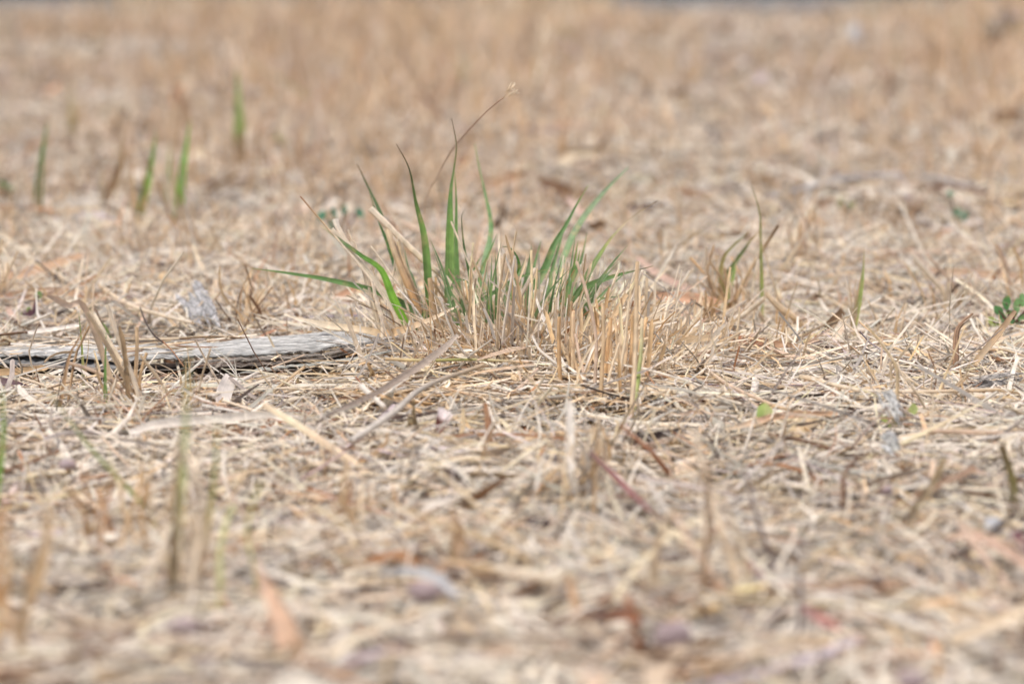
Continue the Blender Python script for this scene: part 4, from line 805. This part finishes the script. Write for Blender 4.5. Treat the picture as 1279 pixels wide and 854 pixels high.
tuft_px('bent tan stalks standing over the left part of the bark slab', (165, 497), [((170, 501), (137, 438), (109, 390), 7, [(0, TAN), (.6, STRAW), (1, STRAW)], 'stem'), ((176, 497), (152, 452), (118, 392), 6, [(0, OCHRE), (.5, STRAW), (1, CREAM)], 'stem'),
    ((172, 492), (150, 430), (133, 381), 7, CREAM, 'stem'), ((150, 455), (165, 442), (172, 436), 4, CREAM, 'stem'), ((84, 452), (94, 428), (108, 402), 5, (.50, .33, .20), 'blade'), ((92, 452), (100, 428), (110, 408), 4, (.52, .36, .22), 'stem'),
    ((109, 391), (85, 382), (58, 368), 8, [(0, STRAW), (1, PINK)], 'strap'), ((160, 500), (130, 470), (82, 452), 6, PINK, 'stem'), ((170, 480), (171, 445), (171, 408), 6, TAN, 'stem'), ((173, 480), (176, 460), (181, 442), 5, OCHRE, 'stem'),
    ((158, 480), (155, 440), (148, 408), 6, (.36, .26, .16), 'strap'), ((135, 500), (125, 475), (118, 448), 5, TAN, 'blade'), ((150, 506), (146, 490), (142, 470), 7, (.42, .28, .17), 'strap')], gd(499))
tuft_px('pale fanned tuft at the left edge behind the bark slab', (5, 378), rand_blades((2, 376), 16, 75, 16, 6, [CREAM, STRAW, CREAM, TAN], .45), gd(378))
tuft_px('dry stubble tuft left of the horizontal green leaf', (318, 405), rand_blades((315, 402), 18, 72, 26, 6, [TAN, STRAW, OCHRE, BROWN, CREAM], .40)+[((300, 408), (312, 385), (330, 360), 11, STRAW, 'strap')], gd(404))
tuft_px('bleached stubble tuft in the foreground below the big tuft', (728, 606), rand_blades((728, 604), 12, 80, 22, 10, [STRAW, CREAM, TAN, GREY, STRAW], .22)+[((716, 600), (712, 560), (712, 500), 11, PALE, 'strap'), ((742, 606), (748, 575), (752, 540), 7, STRAW, 'stem'), ((715, 660), (717, 630), (716, 590), 9, PALE, 'stem')], gd(606))
tuft_px('blurred orange tan stalks at the left edge of the foreground', (8, 800), rand_blades((4, 800), 10, 210, 34, 22, [(.62, .38, .2), STRAW, TAN], .12, ('blade', 'strap')), gd(800))
tuft_px('blurred tan tuft around the foot of the tall pale green shoot', (235, 730), rand_blades((244, 722), 6, 180, 60, 15, [STRAW, (.62, .58, .32), CREAM, PINK, (.55, .54, .28)], .13, ('blade', 'stem')), gd(730))
tuft_px('blurred tan tuft standing left of the tall pale green shoot', (160, 668), rand_blades((150, 668), 8, 100, 70, 13, [TAN, OCHRE, STRAW, (.5, .3, .17)], .3), gd(668))
tuft_px('blurred tuft of tan stalks at the centre right of the foreground', (880, 745), [((918, 712), (895, 640), (866, 535), 10, [(0, STRAW), (1, CREAM)], 'stem'), ((930, 700), (900, 620), (872, 560), 7, STRAW, 'blade'), ((885, 720), (880, 660), (872, 600), 8, CREAM, 'blade'), ((905, 735), (870, 690), (840, 640), 9, PINK, 'stem'),
    ((878, 730), (884, 650), (882, 580), 7, (.36, .22, .13), 'stem'), ((820, 735), (822, 690), (838, 640), 9, STRAW, 'stem'), ((800, 760), (812, 720), (820, 680), 8, STRAW, 'stem')], gd(725))
tuft_px('wide peach coloured dead leaf standing blurred in the bottom foreground', (375, 852), [((388, 905), (360, 790), (318, 695), 42, [(0, (.68, .47, .33)), (1, (.68, .46, .34))], 'blade'), ((400, 900), (385, 850), (365, 790), 22, (.64, .46, .3), 'blade')], .80, name='dead_leaf', cat='dead leaf')
tuft_px('blurred tan and brown stubs left of the middle in the foreground', (435, 655), rand_blades((435, 650), 7, 75, 26, 10, [TAN, STRAW, (.38, .22, .12)], .25), gd(652))
tuft_px('brown and tan stub pair below the small papery pod', (553, 690), rand_blades((556, 688), 6, 62, 26, 11, [(.42, .26, .15), TAN, PINK], .25, ('strap', 'stem')), gd(690))
tuft_px('olive stubble tuft right of the green shoot beyond the reddish strip', (980, 335), rand_blades((1000, 330), 8, 80, 36, 8, DRYC, .2), gd(330))
tuft_px('tan tuft with a pale broken stalk at the right edge of the field', (1270, 370), rand_blades((1275, 366), 8, 70, 20, 8, DRYC, .25), gd(366))
tuft_px('small tan cluster at the left foot of the brown green tuft', (886, 414), rand_blades((884, 412), 10, 56, 18, 7, [TAN, OCHRE, STRAW], .16), gd(412))
tuft_px('thin tan stubble standing between the long reddish strip and the pinkish stem', (898, 452), rand_blades((900, 452), 9, 72, 14, 6, [STRAW, TAN, CREAM, GREY], .35), gd(452))
tuft_px('dark olive weedy clump in the top right corner of the field', (1262, 60), [(b, m, t, w, [(0, c), (1, c)], 'blade') for (b, m, t, w, _, _k), c in zip(rand_blades((1258, 62), 26, 56, 44, 12, [TAN], .5), [(.10, .10, .07), (.16, .15, .10), (.28, .22, .08), (.12, .11, .10), (.20, .19, .17)]*9)], gd(60), part='leaf_blade')
tuft_px('dry stubble with a dark bent blade under the splintered chips', (1120, 500), rand_blades((1165, 498), 9, 60, 40, 6, DRYC+[BROWN], .4), gd(498))

# ------------------------------------------------------------------ repeated stubble tufts, built once each with their blades, then copied
def make_tuft(k, hgt, nb, name='stubble_tuft'):
    rr = random.Random(100+k); root = empty(name, (0, 0, 0))
    for j in range(nb):
        a = rr.uniform(0, 2*pi); r0 = rr.uniform(0, .008); le = abs(rr.gauss(0, .38)); L = hgt*rr.uniform(.4, 1.05); a2 = a+rr.gauss(0, .6)
        p0 = np.array([r0*cos(a), r0*sin(a), -.002]); dr = np.array([cos(a2)*sin(le), sin(a2)*sin(le), cos(le)])
        p1 = p0+dr*L*.5; p2 = p0+dr*L+np.array([cos(a2), sin(a2), 0])*L*rr.uniform(-.05, .22)-np.array([0, 0, L*.05])
        c = np.array(rr.choice([STRAW, TAN, TAN, PINK, OCHRE, STRAW, CREAM]))*rr.uniform(.8, 1.1); kd = rr.choice(['blade', 'strap', 'stem'])
        line([p0, p1, p2], rr.uniform(.0008, .0020), [(0, c*.85), (1, c)], kd, s=8, phi=rr.uniform(-1, 1), prof=FLAT3 if kd != 'stem' else tube(4)).obj('dry_blade', M_STALK, origin=p0, parent=root)
    return root
def copy_tree(o):
    c = o.copy(); COL.objects.link(c)
    for ch in [x for x in COL.objects if x.parent == o]:
        d = ch.copy(); COL.objects.link(d); d.parent = c
    return c
protos = [make_tuft(k, random.uniform(.026, .040), random.randint(11, 18)) for k in range(8)]
kids = {p.name: [x for x in COL.objects if x.parent == p] for p in protos}
used = set(); placed = []
def put_tuft(x, y, sc, label):
    p = random.choice(protos)
    if p.name not in used: used.add(p.name); c = p
    else:
        c = p.copy(); COL.objects.link(c)
        for ch in kids[p.name]:
            d = ch.copy(); COL.objects.link(d); d.parent = c
    c.location = (x, y, float(H(x, y))); c.rotation_euler = (0, 0, random.uniform(0, 6.28)); c.scale = (sc, sc, sc*random.uniform(.85, 1.2))
    tag(c, label, 'stubble tuft', 'tufts of dry stubble scattered over the ground')
ntf = 0; tries = 0
while ntf < 285 and tries < 5000:
    tries += 1
    y = random.uniform(.80, 3.4); x = random.uniform(-1, 1)*(.172*y*1.15+.02)
    if random.random() > (.45 if y < 1.5 else .95): continue
    if 1.2 < y < 1.75 and abs(x-.01) < .11: continue
    if 1.28 < y < 1.46 and x < .0: continue
    if y < .84: continue
    if any((x-a)**2+(y-b)**2 < (.026*max(1, y/1.8))**2 for a, b in placed): continue
    placed.append((x, y)); ntf += 1
    side = 'left' if x < -.04*y else ('right' if x > .05*y else 'middle')
    if y < 1.25: lab = {'left': 'short tan stubble blurred in the left foreground', 'right': 'short tan stubble blurred in the right foreground', 'middle': 'short tan stubble blurred in front of the big tuft'}[side]
    elif y < 1.75: lab = {'left': 'short dry stubble standing beside the bark slab', 'right': 'short dry stubble standing right of the big green tuft', 'middle': 'short dry stubble close behind the big green tuft'}[side]
    elif y < 2.4: lab = {'left': 'tan stubble among the green field shoots', 'right': 'tan stubble near the blue grey stick', 'middle': 'tan stubble a little way behind the big green tuft'}[side]
    else: lab = {'left': 'soft blurred tan stubble beyond the green field shoots', 'right': 'soft blurred tan stubble beyond the blue grey stick', 'middle': 'soft blurred tan stubble far behind the big green tuft'}[side]
    put_tuft(x, y, random.uniform(.65, 1.2) if y > 1.25 else random.uniform(.45, .8), lab)

# ------------------------------------------------------------------ loose straw stalks lying on top, one object each
sm = []
for k in range(10):
    rr = random.Random(k+40); L = 1.0; pts = [(-.5, 0, 0), (-.1, rr.gauss(0, .03), rr.uniform(0, .02)), (.2, rr.gauss(0, .05), rr.uniform(0, .03)), (.5, rr.gauss(0, .09), 0)]
    b = Batch(); n = 14; Q = smooth(np.array(pts)*.05, n); kd = k % 3
    c = [CREAM, STRAW, GREY, PALE, TAN, PINK, (.42, .28, .18), CREAM, OCHRE, PALE][k]
    W = np.full(n, .0012 if kd else .0022)*(1+.08*R.randn(n)); W[-1] *= .5
    if kd == 0: b.sweep(Q[None], W[None], np.array(c)*np.ones((1, n, 1))*(1+.06*R.randn(1, n, 1)), LEAF5, False, ref=(0, -.4, 1))
    else: b.sweep(Q[None], W[None], np.array(c)*np.ones((1, n, 1))*(1+.06*R.randn(1, n, 1)), tube(6), True, ref=(0, 0, 1))
    me = b.mesh('straw_stalk'); me.materials.append(M_STALK); sm.append((me, ['pale cream', 'straw coloured', 'grey', 'whitish', 'tan', 'pinkish', 'light brown', 'thin cream', 'ochre', 'bleached thin'][k]))
made = 0
while made < 230:
    y = random.uniform(.85, 1.95); x = random.uniform(-1, 1)*(.172*y*1.1)
    if 1.36 < y < 1.45 and x < .0: continue
    if 1.38 < y < 1.5 and abs(x) < .07: continue
    k = random.randrange(10); yaw = random.uniform(0, pi); sc = random.uniform(.45, 1.25)
    o = link('straw_stalk', sm[k][0]); e = .025*sc
    z0 = float(H(x-e*cos(yaw), y-e*sin(yaw))); z1 = float(H(x+e*cos(yaw), y+e*sin(yaw)))
    o.location = (x, y, (z0+z1)/2+float(TH(x, y))*random.uniform(.75, 1.05)+.001); o.rotation_euler = (random.uniform(-.6, .6), -math.atan2(z1-z0, 2*e)+random.gauss(0, .07), yaw)
    o.scale = (sc, random.uniform(.7, 1.1), random.uniform(.7, 1.1))
    side = 'left' if x < -.045*y else ('right' if x > .05*y else 'middle')
    where = ({'left': 'blurred in the left foreground', 'right': 'blurred in the right foreground', 'middle': 'blurred below the big tuft in the foreground'} if y < 1.15 else
             {'left': 'lying in front of the bark slab', 'right': 'lying around the splintered wood chips', 'middle': 'lying just in front of the big tuft'} if y < 1.42 else
             {'left': 'lying behind the bark slab', 'right': 'lying beyond the long reddish strip', 'middle': 'lying close behind the big tuft'})[side]
    tag(o, '%s loose straw %s' % (sm[k][1], where), 'straw', 'loose straw stalks lying on the litter'); made += 1
